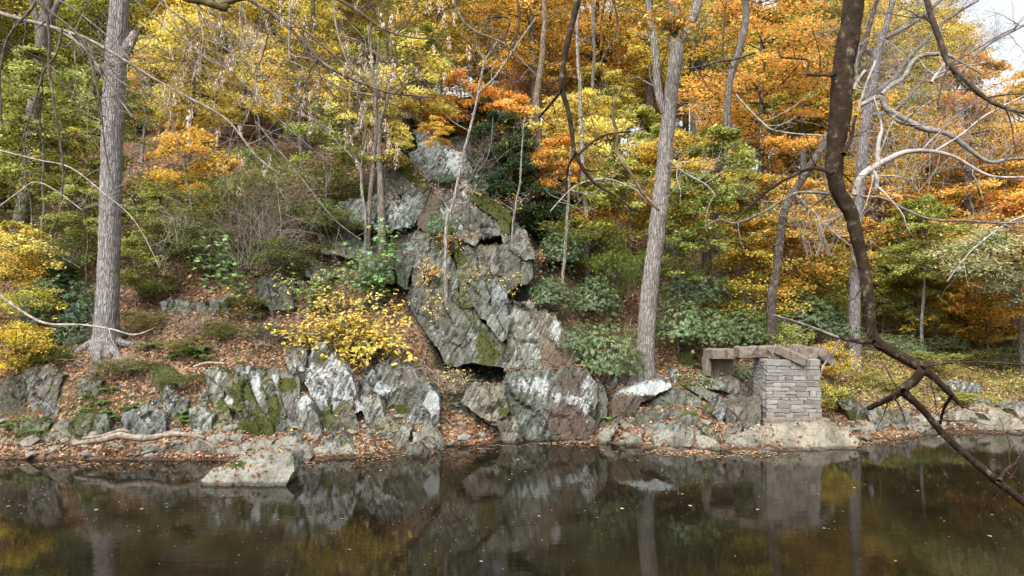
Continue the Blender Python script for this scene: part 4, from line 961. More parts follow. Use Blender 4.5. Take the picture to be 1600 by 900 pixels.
def place_label(px, Y, what):
    mk = min(MARKS, key=lambda q: abs(q[0]-px)); side_ = 'left of' if px < mk[0]-12 else ('right of' if px > mk[0]+12 else 'straight behind')
    if px < -20: side_, mk = 'beyond', (0, 'the left edge')
    if px > 1620: side_, mk = 'beyond', (0, 'the right edge')
    dist = 'close' if Y < 37 else ('midway' if Y < 48 else ('well back' if Y < 62 else 'far back'))
    s = f"{what}, {dist} {side_} {mk[1]}"
    k = USED.get(s, 0); USED[s] = k+1
    if k: s = s+[", the second", ", the third", ", the fourth", ", the fifth"][min(3, k-1)]
    return s
def forest_tree(px, Y, ch, kind, col, green, rs, sc=1.):
    X = (px-CX)*Y/F; z = tz1(X, Y); protos = {'big': BIG, 'mid': MIDC, 'small': SMALL}[kind]
    hh = {'big': 9.0, 'mid': 4.6, 'small': 2.2}[kind]*sc
    what = {'big': f"tall {CN[col]} tree", 'mid': f"{CN[col]} layered understory tree", 'small': f"small {CN[col]} beech sapling"}[kind]
    root = empty({'big': 'forest_tree', 'mid': 'understory_tree', 'small': 'sapling'}[kind], (X, Y, z), place_label(px, Y, what), 'tree', {'big': 'tall autumn trees of the wood', 'mid': 'layered trees under the tall ones', 'small': 'beech saplings on the slope'}[kind])
    r0 = {'big': rs.uniform(.16, .3), 'mid': rs.uniform(.07, .12), 'small': .03}[kind]
    top = ch+hh*.42; lx, ly = rs.gauss(0, .5)*sc, rs.gauss(0, .3)
    if kind == 'small': lx *= .3
    p, r = smooth_path([(0, 0, -.4), (lx*.2, ly*.2, ch*.4), (lx*.8, ly*.8, ch), (lx, ly, top)], [r0*1.25, r0, r0*.7, r0*.15], .6, .05, px)
    tb = Tubes(); tb.add(p, r, 9 if kind == 'big' else 6, False)
    if kind == 'big': twigs(tb, p[len(p)//3:], r[len(p)//3:], rs, 7, (1.5, 4), 1, 0, .3, 4)
    me = tb.mesh("trunk"); link("trunk", me, M_BARK, root, (0, 0, 0), rs.choice([GREY, BROWN, MID, BROWN]))
    put_crown(root, rs.choice(protos), (lx*.8, ly*.8, ch), (sc*rs.uniform(.9, 1.1), sc*rs.uniform(.9, 1.1), sc), col, green, rs.uniform(0, 6.28))
    return root
rs = random.Random(21)
for Y, step in ((40, 165), (47, 135), (55, 115), (64, 100), (74, 85)):
    px = -160+rs.uniform(0, step)
    while px < 1790:
        y = Y+rs.uniform(-3, 3); ch = rs.uniform(7.5, 12.5); sc = rs.uniform(.85, 1.2)
        zt = tz1((px-CX)*y/F, y)+ch; py = HY-(zt-H)*F/y
        skip = (px > 1440 and py < 130 and Y > 45) or (px > 1380 and py < 40) or (Y < 44 and 600 < px < 760)
        if px > 1440 and py < 150: ch *= .62; skip = False; zt = tz1((px-CX)*y/F, y)+ch; py = HY-(zt-H)*F/y; skip = py < 130
        if not skip and py > -330:
            forest_tree(px, y, ch, 'big', zone_col(px, max(0, py), rs), rs.choice([.1, .18, .3, .42]), rs, sc)
        px += step*rs.uniform(.75, 1.25)
for Y, step in ((32, 150), (37, 120), (44, 110), (52, 100), (62, 110)):
    px = -120+rs.uniform(0, step)
    while px < 1760:
        y = Y+rs.uniform(-2, 2); ch = rs.uniform(2.6, 6.0); sc = rs.uniform(.85, 1.3)
        zt = tz1((px-CX)*y/F, y)+ch; py = HY-(zt-H)*F/y
        if not ((Y < 35 and 480 < px < 900) or (Y < 40 and 660 < px < 860)):
            forest_tree(px, y, ch, 'mid', zone_col(px, py, rs), rs.choice([-1, .1, .3, .45]), rs, sc)
        px += step*rs.uniform(.7, 1.3)
for px, y, ch in ((1255, 47, 14), (1300, 52, 16.5), (1345, 46, 14), (1385, 55, 18), (1430, 60, 19), (1330, 62, 21), (1280, 60, 20), (1460, 66, 19)):
    forest_tree(px, y, ch, 'big', rs.choice([O_, GO, YE, LG]), .25, rs, 1.0)
# understory sprays the photo shows one by one: px, py of the crown, distance, scale, colour, green share
for (px, py, Y, sc, col, gr, nm) in [
 (290, 245, 27.5, 1.25, GO, -1, "glowing golden beech sapling"), (350, 285, 28, 1.0, GO, .15, "golden-green beech sapling above the olive scrub"), (130, 320, 26, .9, LG, .3, "yellow-green sapling beside the left trunk"),
 (60, 140, 26, 1.3, LG, .3, "airy green sapling high at the left"), (40, 235, 27, 1.2, LG, .3, "light green sapling behind the left trunks"), (30, 395, 24.5, 1.0, YE, .2, "yellow sapling leaning over the left edge"),
 (100, 250, 29, 1.2, YE, .45, "green layered sapling between the two left trunks"), (240, 340, 25.5, .8, LG, .4, "lime sapling right of the left trunk"), (210, 410, 24.5, .7, LG, .3, "low lime spray by the left trunk"),
 (505, 215, 27, 1.1, LG, .4, "lime layered sapling left of the twin trunks"), (600, 215, 27.5, .95, YE, .25, "yellow-leaved sapling over the twin trunks"), (680, 205, 27.3, .5, GO, -1, "small orange-gold spray in front of the crag peak"),
 (560, 160, 28, 1.2, YE, .2, "bright yellow layered tree above the crag's left side"), (655, 120, 31, 1.5, YE, .2, "yellow beech above the crag"), (735, 160, 33, 1.4, RU, -1, "rust-orange beech behind the crag peak"),
 (800, 200, 33, 1.4, O_, -1, "orange beech right of the crag peak"), (870, 250, 30, 1.0, O_, -1, "orange sapling over the dark hollow"), 
 (930, 330, 29, 1.2, OL, .4, "olive sapling left of the forked trunk"), (980, 290, 30, 1.2, LG, .4, "yellow-green layered tree left of the forked trunk"), (1085, 330, 28, 1.3, LG, .5, "yellow-green layered tree right of the forked trunk"),
 (1120, 260, 31, 1.5, LG, .4, "broad lime layered tree right of the forked trunk"), (1060, 400, 26, .8, LG, .6, "lime spray in front of the grey hillside boulder"), (1200, 330, 31, 1.4, GO, .3, "gold-green layered tree by the dark leaning trunk"),
 (1170, 420, 30, 1.2, GO, .4, "golden bush-like tree above the concrete beam"), (1290, 330, 36, 1.4, GO, .3, "golden understory tree behind the hanging limb"), (1430, 380, 38, 1.9, GO, .35, "gold and lime beech on the flat behind the herbs"),
 (1460, 460, 36, 1.6, GO, .35, "low golden beech at the back of the herb flat"), (1370, 330, 40, 1.7, O_, .2, "orange beech behind the pale curved limb"), (1540, 480, 35, 1.5, O_, .3, "orange-gold tree at the right edge of the flat"),
 (1380, 450, 37, 1.2, LG, .6, "lime sapling at the back of the herb flat"), (1590, 330, 38, 1.8, O_, .1, "orange tree at the right edge"), (1520, 290, 42, 1.8, O_, .1, "orange crown left of the right edge")]:
    X = (px-CX)*Y/F; zc = H-(py-HY)*Y/F; g_ = tz1(X, Y)
    root = empty("sapling", (X, Y, min(g_, zc-.3)), nm, 'tree', 'saplings and small trees on the slope')
    ch = zc-root.location.z; tb = Tubes(); rb = random.Random(px)
    p, r = smooth_path([(0, 0, -.2), (.1, .1, ch*.5), (0, 0, ch), (0, 0, ch+.5*sc)], [.045*sc, .035*sc, .02*sc, .005], .3, .08, px)
    tb.add(p, r, 5, False); twigs(tb, p, r, rb, 6, (.5, 1.6*sc), 2, 0, .1)
    link("trunk", tb.mesh("trunk"), M_BRANCH, root, (0, 0, 0), MID)
    put_crown(root, SMALL[px % 4], (0, 0, ch), (sc, sc, sc), col, gr, px*.7)
# ------------------------------------------------------------------ the trunks one can tell apart
traced_tree("beech_tree", "big straight grey trunk standing on the left bank", "166,545,26 167,500,22 169,440,20 171,380,19.5 173,300,19 176,200,18.5 180,110,19 184,40,17 190,-60,15", 23.1, GREY, ["182,105,14 196,78,12 207,60,9 212,50,7"], .28, 3, 52, .06, tw=5)
traced_tree("forked_tree", "big grey trunk right of the crag, forking near the top of the view", "1008,560,18 1010,520,16.5 1014,460,16.5 1022,400,16 1030,330,15.5 1038,250,14.5 1047,160,13.5 1056,90,13 1058,50,12 1050,0,8 1046,-60,7", 24.6, (.34, .305, .275, 1), ["1058,70,11 1072,45,11 1088,15,9 1100,-40,8", "1038,175,8 1030,150,8 1026,110,8 1022,60,7 1014,20,6 1008,-40,5"], .35, 5, 48, .06, tw=6)
for (nm, lb, s_, Y, col, ex, tw) in [
 ("forest_tree", "pale far-left trunk leaning right behind the big left one", "32,370,15 36,330,13 44,260,12 52,180,11.5 62,90,11 70,30,11 80,-50,10", 30, MID, ["66,60,8 52,10,6 40,-40,5", "70,40,7 95,0,5 110,-40,4"], 3),
 ("forest_tree", "right-hand trunk of the slim pair in front of the crag's upper left", "596,345,7.5 594,300,6.5 592,240,6 590,200,5.5 588,170,4.5 584,120,3.5 575,40,2.5", 26.6, (.3, .25, .2, 1), ["590,200,4 600,170,3.5 606,150,3 615,90,2"], 6),
 ("forest_tree", "left-hand trunk of the slim pair in front of the crag's upper left", "575,352,5 579,310,4.5 583,260,4 586,210,3.5 588,150,3 592,60,2", 26.5, (.25, .21, .17, 1), [], 5),
 ("sapling", "thin forked stem left of the slim trunk pair", "571,345,3 566,300,3 562,260,2.5 545,230,2 505,195,1.6 450,170,1.2 400,150,1", 26.4, PALE, ["563,262,2 568,240,1.6 575,210,1.2"], 4),
 ("forest_tree", "short-looking dark trunk under the golden trees left of the crag", "477,250,7 480,215,6 483,160,6 486,90,5 490,0,4", 38, BROWN, [], 2),
 ("forest_tree", "trunk behind the seed clusters, left one of two", "405,250,6 404,180,5.5 402,110,5 405,40,5 410,-40,4", 40, BROWN, [], 2),
 ("forest_tree", "trunk behind the seed clusters, right one of two", "425,245,6 424,190,5 428,120,5 425,40,4 430,-40,4", 41, BROWN, [], 2),
 ("forest_tree", "tawny trunk rising right of the dark hemlock hollow", "838,340,8 840,290,7 842,220,6.5 838,160,6.5 843,120,6 850,50,5 850,-40,4", 31, (.3, .22, .15, 1), [], 3),
 ("forest_tree", "slim pale pole trunk left of the forked tree", "917,345,4.5 912,290,4 909,220,4 906,140,3.5 902,60,3 905,-30,2.5", 29, PALE, [], 4),
 ("sapling", "thin greenish pole standing in the bushes right of the crag", "880,432,3.5 883,390,3.2 886,340,3 890,290,2.5 892,230,2", 26.4, (.3, .28, .2, 1), [], 3),
 ("forest_tree", "dim slender trunk between the pole and the forked tree", "926,330,4 925,260,4 924,180,3.5 928,90,3 926,0,3", 36, MID, [], 2),
 ("forest_tree", "shaded broad trunk with a stub, right of the forked tree", "1100,440,10 1108,380,9 1122,310,8.5 1132,240,8.5 1136,200,7 1140,130,7 1160,60,7 1166,20,7 1160,-40,6", 33, MID, ["1132,235,6 1140,212,5 1148,195,4"], 2),
 ("forest_tree", "dark crooked trunk leaning right beside the hanging limb", "1206,468,9 1212,430,8.5 1217,385,8.5 1226,330,8 1250,285,7.5 1278,240,7 1300,200,6.5 1325,140,6 1350,70,5 1370,0,4", 27, (.13, .10, .08, 1), [], 4),
 ("sycamore_tree", "grey bare-crowned tree behind the hanging limb with a twiggy top against the sky", "1335,455,11 1337,400,10 1340,330,10 1346,260,10 1352,200,9.5 1364,130,9 1372,80,8.5 1385,40,6 1400,-20,5", 30, (.3, .27, .26, 1), ["1360,150,6 1395,125,5.5 1415,95,5 1440,70,4.5 1475,35,3 1530,0,2", "1370,90,6 1340,60,5 1325,20,4 1315,-30,3", "1380,60,5 1420,40,4 1460,10,3 1500,-30,2", "1356,180,5 1400,170,4 1450,120,3 1520,80,2.2 1590,40,1.6"], 16),
 ("forest_tree", "dim trunk inside the gold and lime beech on the flat", "1449,440,6 1450,380,5.5 1452,300,5 1450,200,4", 42, BROWN, [], 1),
 ("forest_tree", "dark thick trunk half seen behind the hanging limb", "1394,420,9 1394,380,9 1390,300,8 1392,220,7", 48, BROWN, [], 1)]:
    traced_tree(nm, lb, s_, Y, col, ex, .25, int(Y*3+len(s_)), 20, .05, tw=tw)
traced_tree("sapling", "leaning pale sapling in front of the crag, splitting into two at the top", "697,365,3.4 706,325,3.2 716,280,3 726,235,2.8 737,190,2.7 747,150,2.6 760,135,2.2 776,118,2.2 795,90,2 815,60,1.8 838,28,1.5", 24.9, (.42, .38, .34, 1), ["747,150,2.4 752,120,2.2 757,95,2 768,80,1.8 776,65,1.4"], .2, 9, 14, .04, tw=5)
traced_tree("sapling", "forked bare twiggy sapling above the moss ramp of the crag", "733,302,1.8 738,280,1.6 752,262,1.5 762,245,1.3 769,215,1.2 770,185,1.1", 25.9, MID, ["738,280,1.2 743,262,1 755,245,.8"], .1, 12, 8, .03, tw=8, L=(.5, 1.4))
traced_tree("sapling", "slim sapling right of the crag's moss ramp", "800,375,2.4 804,330,2.2 811,290,2 815,240,1.8 818,190,1.5", 25.8, (.33, .3, .24, 1), [], .1, 14, 8, .03, tw=5, L=(.5, 1.4))

# ------------------------------------------------------------------ shrubs and ferns
def shrub(name, label, px, py, Y, sc, col, green=-1, protos=None, sx=1., sz=1., cat='shrub', group=None, nm=("foliage", "stems"), on=None):
    X = (px-CX)*Y/F; z = H-(py-HY)*Y/F
    o = empty(name, (X, Y, z), label, cat, group)
    pr = (protos or RHO); sc = sc*(.87 if name == 'rhododendron' else 1)
    put_crown(o, pr[int(px+py) % len(pr)], (0, 0, 0), (sc*sx, sc, sc*sz), col, green, px*.37, nm, MID)
    return o
RG = (.095, .135, .05); RG2 = (.13, .18, .065); 
for (lb, px, py, Y, sc, sx, sz, col, gr) in [
 ("dark evergreen rhododendron behind the yellow bush at the left", 95, 495, 24.2, 1.1, 1.1, 1.1, (.07, .12, .055), -1), ("dark evergreen rhododendron at the left foot of the big left trunk", 118, 535, 23.6, .75, 1, 1, (.07, .12, .055), -1),
 ("dark evergreen clump above the left rhododendrons", 60, 430, 26, .9, 1.2, .9, (.05, .10, .05), -1),
 ("round rhododendron flecked with yellow leaves, left of the forked trunk's foot", 948, 572, 24.0, 1.05, 1.05, 1.25, RG2, -1), ("rhododendron spilling over the crag's right slab", 905, 540, 24.2, .7, 1, 1, RG, -1),
 ("rhododendron at the crag's right shoulder", 862, 470, 25.3, .75, .9, 1, RG, -1), ("small rhododendron under the moss ramp", 876, 405, 27.5, .9, 1, 1, RG, -1), ("rhododendron between the pole and the forked trunk", 930, 480, 26.5, .95, 1, 1.1, RG, -1),
 ("rhododendron just right of the forked trunk", 1060, 520, 25.6, .95, 1.1, 1.2, RG2, -1), ("wide rhododendron above the leafy slope left of the concrete", 1105, 530, 26.2, .95, 1.2, 1.1, RG2, -1), ("rhododendron behind the concrete beam", 1165, 528, 28, 1.05, 1.3, 1, RG, -1),
 ("rhododendron left of the shaded broad trunk", 1085, 465, 28.5, 1.1, 1.2, 1, RG, -1), ("rhododendron by the foot of the dark crooked trunk", 1230, 505, 30, 1.3, 1.3, 1, RG, -1), ("dim rhododendron behind the pier top", 1290, 520, 31, 1.1, 1.3, .8, RG, -1),
 ("evergreen tuft on the crag below the pale peak", 694, 286, 27.9, .32, 1.4, .8, (.08, .17, .05), -1), ("evergreen sprig in front of the brown face of the crag", 688, 362, 25.9, .5, .9, 1.1, (.10, .17, .08), -1),
 ("rhododendron low between beam and pier", 1165, 588, 25.2, .45, 1, 1, RG2, -1), ("grey-green laurel between forest floor and herbs at the right", 1390, 545, 33, .9, 1.6, .6, (.14, .19, .08), -1), ("grey-green laurel at the right end of the herb flat", 1480, 540, 35, .8, 1.6, .6, (.16, .18, .09), -1)]:
    shrub("rhododendron" if 'rhododendron' in lb else "evergreen_shrub", lb, px, py, Y, sc, col, gr, RHO, sx, sz, 'shrub', 'evergreen shrubs on the bank')
HEM = (.045, .075, .035)
for (lb, px, py, Y, sc) in [("dark hemlock filling the hollow right of the crag", 800, 310, 29.5, 1.5), ("dark hemlock behind the crag's moss ramp", 780, 245, 31, 1.4), ("dark hemlock behind the tawny trunk", 850, 300, 32.5, 1.4), ("low dark hemlock right of the crag", 870, 370, 29.5, 1.2), ("dark hemlock left of the pale peak", 625, 235, 31.5, 1.1), ("dark hemlock branches behind the peak", 735, 210, 33, 1.2)]:
    shrub("hemlock", lb, px, py, Y, sc, HEM, -1, SMALL, 1, 1.2, 'tree', 'dark hemlocks around the crag', ("crown", "branches"))
for (lb, px, py, Y, sc, sx, sz, col, gr) in [
 ("bright yellow bush at the left edge over the bank", 26, 545, 22.1, 1.1, .85, .85, (.70, .52, .08), .12), ("lower part-green yellow bush at the left edge", 45, 470, 22.9, .8, 1, .7, (.6, .5, .1), .4), ("yellow-orange bush above the left yellow one", 10, 415, 24, 1., 1, .8, GO, .25),
 ("olive scrub under the twiggy bush", 360, 330, 26.5, 1.4, 1.3, .9, (.25, .25, .09), .3), ("tan and olive scrub left of the mossy outcrop", 430, 300, 27, 1.3, 1.3, .9, (.3, .25, .12), .3), ("olive scrub above the small outcrop", 320, 385, 25.6, 1.1, 1, .9, (.22, .25, .10), .4),
 ("grey-green scrub on the ledge left of the crag", 480, 340, 26.8, 1.2, 1.3, .7, (.22, .24, .09), .4), ("dark olive scrub above the yellow shrub", 440, 400, 25.3, 1., 1.1, .8, (.16, .18, .07), .4),
 ("olive scrub low on the slope right of the big left trunk", 235, 445, 24.9, .8, 1, .7, (.20, .19, .07), .4), ("brownish scrub above the olive one right of the big left trunk", 250, 375, 26.6, 1.1, 1.2, .8, (.26, .2, .09), .3), ("scrub with yellow flecks over the hillside left of the twiggy tangle", 300, 305, 28.5, 1.3, 1.3, .8, (.36, .32, .10), .4),
 ("green scrub on the ridge above the olive scrub", 390, 270, 31, 1.4, 1.4, .8, (.22, .26, .09), .5), ("low olive scrub left of the slim trunk pair", 520, 290, 29.5, 1.2, 1.4, .7, (.26, .26, .08), .4), ("brown-olive scrub under the slim trunk pair", 540, 345, 26.2, .6, 1.3, .7, (.22, .22, .09), .4),
 ("brown-green scrub on the leafy slope below the small outcrop", 300, 540, 22.7, .5, 1.6, .6, (.2, .17, .07), .4), ("thin brown scrub right of the big left trunk's foot", 225, 500, 23.6, .55, 1.2, .8, (.24, .18, .08), .35), ("olive scrub right of the small outcrop's lower stone", 345, 515, 23.4, .55, 1.3, .7, (.17, .17, .06), .45),
 ("shadowed scrub right of the small outcrop", 385, 480, 24.3, .7, 1.2, .7, (.16, .15, .06), .4), ("dark low scrub above the tilted slabs", 420, 520, 23.4, .6, 1.8, .5, (.13, .13, .05), .4), ("dark scrub at the top of the left bank", 75, 555, 22.5, .6, 1.6, .5, (.12, .14, .05), .4),
 ("olive scrub between the two left trunks", 110, 400, 27, 1.2, 1.3, .8, (.2, .23, .07), .4), ("brown-green scrub high between the left trunks", 120, 330, 31, 1.4, 1.4, .8, (.2, .2, .07), .4), ("olive tuft on the bank by the stacked grey rock", 300, 590, 21.8, .45, 1.6, .5, (.16, .18, .06), .4), ("olive tuft under the big left trunk", 205, 572, 22.0, .5, 1.8, .5, (.17, .18, .06), .4),
 ("olive bush right of the crag under the orange trees", 900, 380, 28.5, 1.2, 1.2, 1, (.2, .2, .07), .3), ("russet bush behind the pole trunk", 920, 350, 30, 1.2, 1.2, .8, RU, .3), ("olive-green bush left of the forked trunk", 965, 420, 27.5, 1.0, 1, 1.2, (.17, .2, .06), .4),
 ("orange and olive bush in the centre right slope", 1180, 470, 29.5, 1.3, 1.3, 1, GO, .5), ("bush of red-brown leaves by the dark crooked trunk", 1245, 420, 32, 1.5, 1.1, 1, RU, .2), ("olive bush right of the dark crooked trunk", 1270, 470, 32, 1.3, 1.2, 1, (.24, .24, .08), .4),
 ("yellow bush right behind the pier", 1300, 560, 26.5, .75, 1, .9, GO, .3), ("lime and yellow bush at the pier's right side", 1292, 615, 24.3, .55, .9, 1, YE, .45), ("pale lime bush left of the pier top", 1225, 528, 27.5, .8, 1.3, .8, LG, .4),
 ("silvery pale bush at the right edge", 1545, 400, 30, 1.5, 1.3, .9, (.55, .52, .30), .3), ("silvery green bush low at the right edge", 1590, 450, 30, 1.3, 1.1, .8, (.42, .42, .26), .3), ("peach-coloured airy bush at the right edge", 1600, 370, 31, 1.4, 1.2, .9, PK, .1),
 ("tan herb mound at the right edge of the flat", 1570, 560, 33, 1.1, 1.8, .5, (.33, .33, .14), .4), ("lime herb mound in the middle of the flat", 1440, 565, 31, 1.1, 2, .45, (.38, .38, .12), .4), ("straw-coloured herb mound behind the fin-shaped rock", 1370, 595, 27.5, .8, 1.8, .45, (.45, .36, .12), .3), ("yellow herb mound above the right waterline", 1500, 625, 27.5, .8, 2.2, .4, (.48, .42, .12), .3)]:
    shrub("bush", lb, px, py, Y, sc, col, gr, BUSH, sx, sz, 'shrub', 'leafy bushes on the bank')
def big_leaf_shrub(name, label, px, py, Y, rx, rz, n, leaf, cols, nb=26, seed=1, star=False, base=None, droopn=.2):
    g = np.random.default_rng(seed); rs = random.Random(seed); c0 = np.array(P(px, py, Y)); bx, by = base or (px, py+60)
    b0 = np.array(P(bx, by, Y+.5)); root = empty(name, b0, label, 'shrub' if not star else 'sapling')
    tb = Tubes(); C = []; D = []; Nn = []
    for i in range(nb):
        a = rs.uniform(0, 6.28); q = math.sqrt(rs.random()); e = c0+np.array([math.cos(a)*q*rx, rs.uniform(-.7, .5)*rx*.6, math.sin(a)*q*rz])
        m_ = (b0+e)/2+np.array([rs.uniform(-.2, .2), 0, .35])
        p, r = smooth_path([b0, m_, e], [.018, .011, .003], .09, .03, i); tb.add(p, r, 4, False)
        ends = []; twigs(tb, p, r, rs, 4, (.2, .6), 1, .2, .0, 3, 1., .0018, ends)
        anchors = [(p[j], p[j]-p[j-1]) for j in range(len(p)//2, len(p), 2)]+ends+ends
        for k in range(n//nb):
            o, t = anchors[rs.randrange(len(anchors))]; t = t/(np.linalg.norm(t)+1e-9)
            d = t*.5+np.array([rs.gauss(0, .8), rs.gauss(0, .8), rs.gauss(0, .3)-droopn]); d /= np.linalg.norm(d)
            C.append(o+d*leaf*.6+np.array([rs.gauss(0, .03)]*3)); D.append(d); Nn.append(np.array([rs.gauss(0, .35), rs.gauss(-.35, .35), 1]))
    C = np.array(C); D = unit(np.array(D)); Nn = np.array(Nn); M = len(C)
    c = np.array(cols)[g.integers(0, len(cols), M)]*g.uniform(.75, 1.2, (M, 1)); ln = leaf*g.uniform(.6, 1.2, M)
    link("stems", tb.mesh("stems", b0), M_BRANCH, root, (0, 0, 0), MID)
    if not star:
        s = unit(np.cross(D, Nn)); nn = unit(np.cross(s, D)); V = []
        for (t, w, f) in ((-.5, 0, 0), (-.2, .42, .10), (.15, .46, .10), (.5, 0, -.08), (.15, -.46, .10), (-.2, -.42, .10), (0, 0, 0)):
            V.append(C+D*(t*ln)[:, None]+s*(w*.52*ln)[:, None]+nn*(f*ln*.8)[:, None])
        V = np.stack(V, 1).reshape(-1, 3); b = np.arange(M)[:, None]*7; L = np.concatenate([b+np.array([[i, (i+1) % 6, 6]]) for i in range(6)], 1).reshape(-1)
        V = V-np.array(b0); me = mesh_np("foliage", V, L, 3, False, np.repeat(np.concatenate([c, np.ones((M, 1))], 1), 7, axis=0))
    else:
        s = unit(np.cross(D, Nn)); nn = unit(np.cross(s, D)); V = []; R_ = [1, .42, .85, .4, .62, .25, .3, .25, .62, .4, .85, .42]
        for i, q in enumerate(R_):
            a = i*math.pi/6; V.append(C+D*(math.cos(a)*q*ln*.55)[:, None]+s*(math.sin(a)*q*ln*.6)[:, None]-nn*(q*ln*.12)[:, None])
        V.append(C); V = np.stack(V, 1).reshape(-1, 3); b = np.arange(M)[:, None]*13
        L = np.concatenate([b+np.array([[i, (i+1) % 12, 12]]) for i in range(12)], 1).reshape(-1)
        V = V-np.array(b0); me = mesh_np("foliage", V, L, 3, False, np.repeat(np.concatenate([c, np.ones((M, 1))], 1), 13, axis=0))
    link("foliage", me, M_LITLEAF, root, (0, 0, 0))
    return root
M_LITLEAF = m_leaf("broad_leaf", .3, .04, True)
YC = [(.70, .54, .07), (.76, .60, .11), (.66, .46, .05), (.50, .47, .08), (.78, .66, .22), (.70, .42, .06)]
GC = [(.14, .27, .07), (.19, .34, .11), (.11, .21, .05), (.26, .36, .09), (.17, .30, .12)]
big_leaf_shrub("witch_hazel", "large shrub with big clear yellow leaves in front of the crag's left foot", 545, 503, 22.6, 2.5, 1.25, 2500, .165, YC, 85, 1, base=(560, 560))
big_leaf_shrub("yellow_bush", "loose yellow leaves over the left-edge bush", 45, 520, 21.9, .9, .75, 700, .13, YC, 20, 31, False, (30, 580))
big_leaf_shrub("witch_hazel", "loose low yellow sprays at the left end of the yellow shrub", 470, 525, 22.4, 1.2, .6, 420, .16, YC, 18, 41, False, (490, 570))
big_leaf_shrub("witch_hazel", "hanging lower sprays of yellow leaves over the white pointed boulder", 590, 545, 22.2, 1.3, .5, 420, .19, YC, 18, 2, base=(600, 555))
big_leaf_shrub("maple_sapling", "bright green maple sapling left of the crag, upper tuft of leaves", 612, 365, 24.8, .75, .5, 190, .26, GC, 14, 3, True, (590, 440))
big_leaf_shrub("maple_sapling", "bright green maple sapling left of the crag, broad lower leaves", 575, 415, 24.3, 1.5, .75, 560, .25, GC, 30, 4, True, (585, 480))
big_leaf_shrub("maple_sapling", "green and yellow low sapling above the yellow shrub", 490, 435, 24.0, 1.7, .6, 900, .13, GC+YC[:2], 30, 5, False, (500, 490))
big_leaf_shrub("maple_sapling", "green maple sapling hanging over the small outcrop, with reddened leaf tips", 330, 405, 23.6, .85, .85, 230, .25, GC+[(.3, .4, .16)], 14, 6, True, (385, 470))
big_leaf_shrub("yellow_sprig", "sparse orange-yellow sprig on the dark rock right of the small outcrop", 372, 455, 23.8, .6, .5, 160, .12, YC+[(.7, .35, .05)], 10, 7, False, (395, 520))
big_leaf_shrub("yellow_sprig", "thin sprig of yellow leaves below the crag's cracked slab", 672, 490, 24.0, .4, .35, 90, .12, YC, 7, 8, False, (690, 470))
big_leaf_shrub("yellow_sprig", "yellow vine trailing over the speckled boulder", 690, 600, 22.6, .7, .35, 130, .10, YC, 9, 9, False, (720, 600))
big_leaf_shrub("oak_sapling", "orange oak leaves at the top of the forked trunk", 1050, 25, 22.5, 1.3, .6, 420, .2, [(.72, .36, .05), (.75, .48, .08), (.6, .24, .04), (.35, .4, .08)], 18, 11, False, (1055, 60))
OS = [(.72, .42, .10), (.76, .5, .14), (.66, .34, .08), (.75, .58, .16)]
for (lb, px, py, Y, rx, rz, n, cc, sd) in [("orange-leaved sapling growing from the crag's leaf ledge", 705, 375, 25.2, .95, .22, 420, OS, 21), ("orange-leaved sapling in front of the crag's cracked left slab", 672, 418, 24.7, .75, .5, 420, OS, 22), ("gold sprig hanging over the middle of the crag", 745, 432, 24.5, .4, .2, 110, YC, 23),
    ("yellow sprig at the foot of the brown pillar", 798, 445, 24.6, .35, .22, 120, YC, 24), ("russet drooping spray at the right edge of the crag", 842, 402, 25.3, .45, .18, 170, [(.5, .22, .09), (.6, .3, .12)], 25), ("yellow sprig beside the crag's moss ramp", 808, 313, 26, .5, .12, 90, YC, 26), ("ochre sprig among the rocks below the crag's peak", 745, 300, 27, .5, .15, 80, YC, 27)]:
    big_leaf_shrub("leafy_sprig", lb, px, py, Y, rx, rz, n, .085, cc, 10, sd, False, (px-6, py+22))
big_leaf_shrub("fern_patch", "pale green leaves trailing by the concrete abutment", 1085, 590, 24.2, .7, .4, 300, .11, [(.2, .3, .08), (.3, .36, .1), (.4, .4, .1)], 14, 12, False, (1100, 620))
def fern_proto(seed):
    g = random.Random(seed); C = []; D = []; Nn = []; A = []; tb = Tubes()
    for i in range(16):
        a = g.uniform(0, 6.28); L = g.uniform(.28, .45); d = np.array([math.cos(a), math.sin(a), 0]); s = np.array([-d[1], d[0], 0]); e = g.uniform(.9, 1.7); c_ = g.random()
        f = lambda t: d*t*L+np.array([0, 0, e*t*L-e*1.0*t*t*L])
        tb.add([f(0), f(.5), f(1)], [.003, .002, .001], 3, False)
        for t in np.linspace(.15, 1, 15):
            w = L*.32*(1.05-t)*min(1, t*5)
            for sg in (-1, 1):
                C.append(f(t)+s*sg*w*.5); D.append(s*sg+d*.35); Nn.append([g.gauss(0, .1), g.gauss(0, .1), 1]); A.append((w, g.random(), g.random(), c_))
    A = np.array(A); me = leaf_mesh("fronds", np.array(C), np.array(D), np.array(Nn, float), np.maximum(A[:, 0], .02), .035, np.concatenate([A[:, 1:], np.ones((len(A), 1))], 1), .1)
    me.materials.append(M_LEAF); b_ = tb.mesh("stems"); b_.materials.append(M_BRANCH); return me, b_
FERN = [fern_proto(k) for k in range(3)]
k = 0
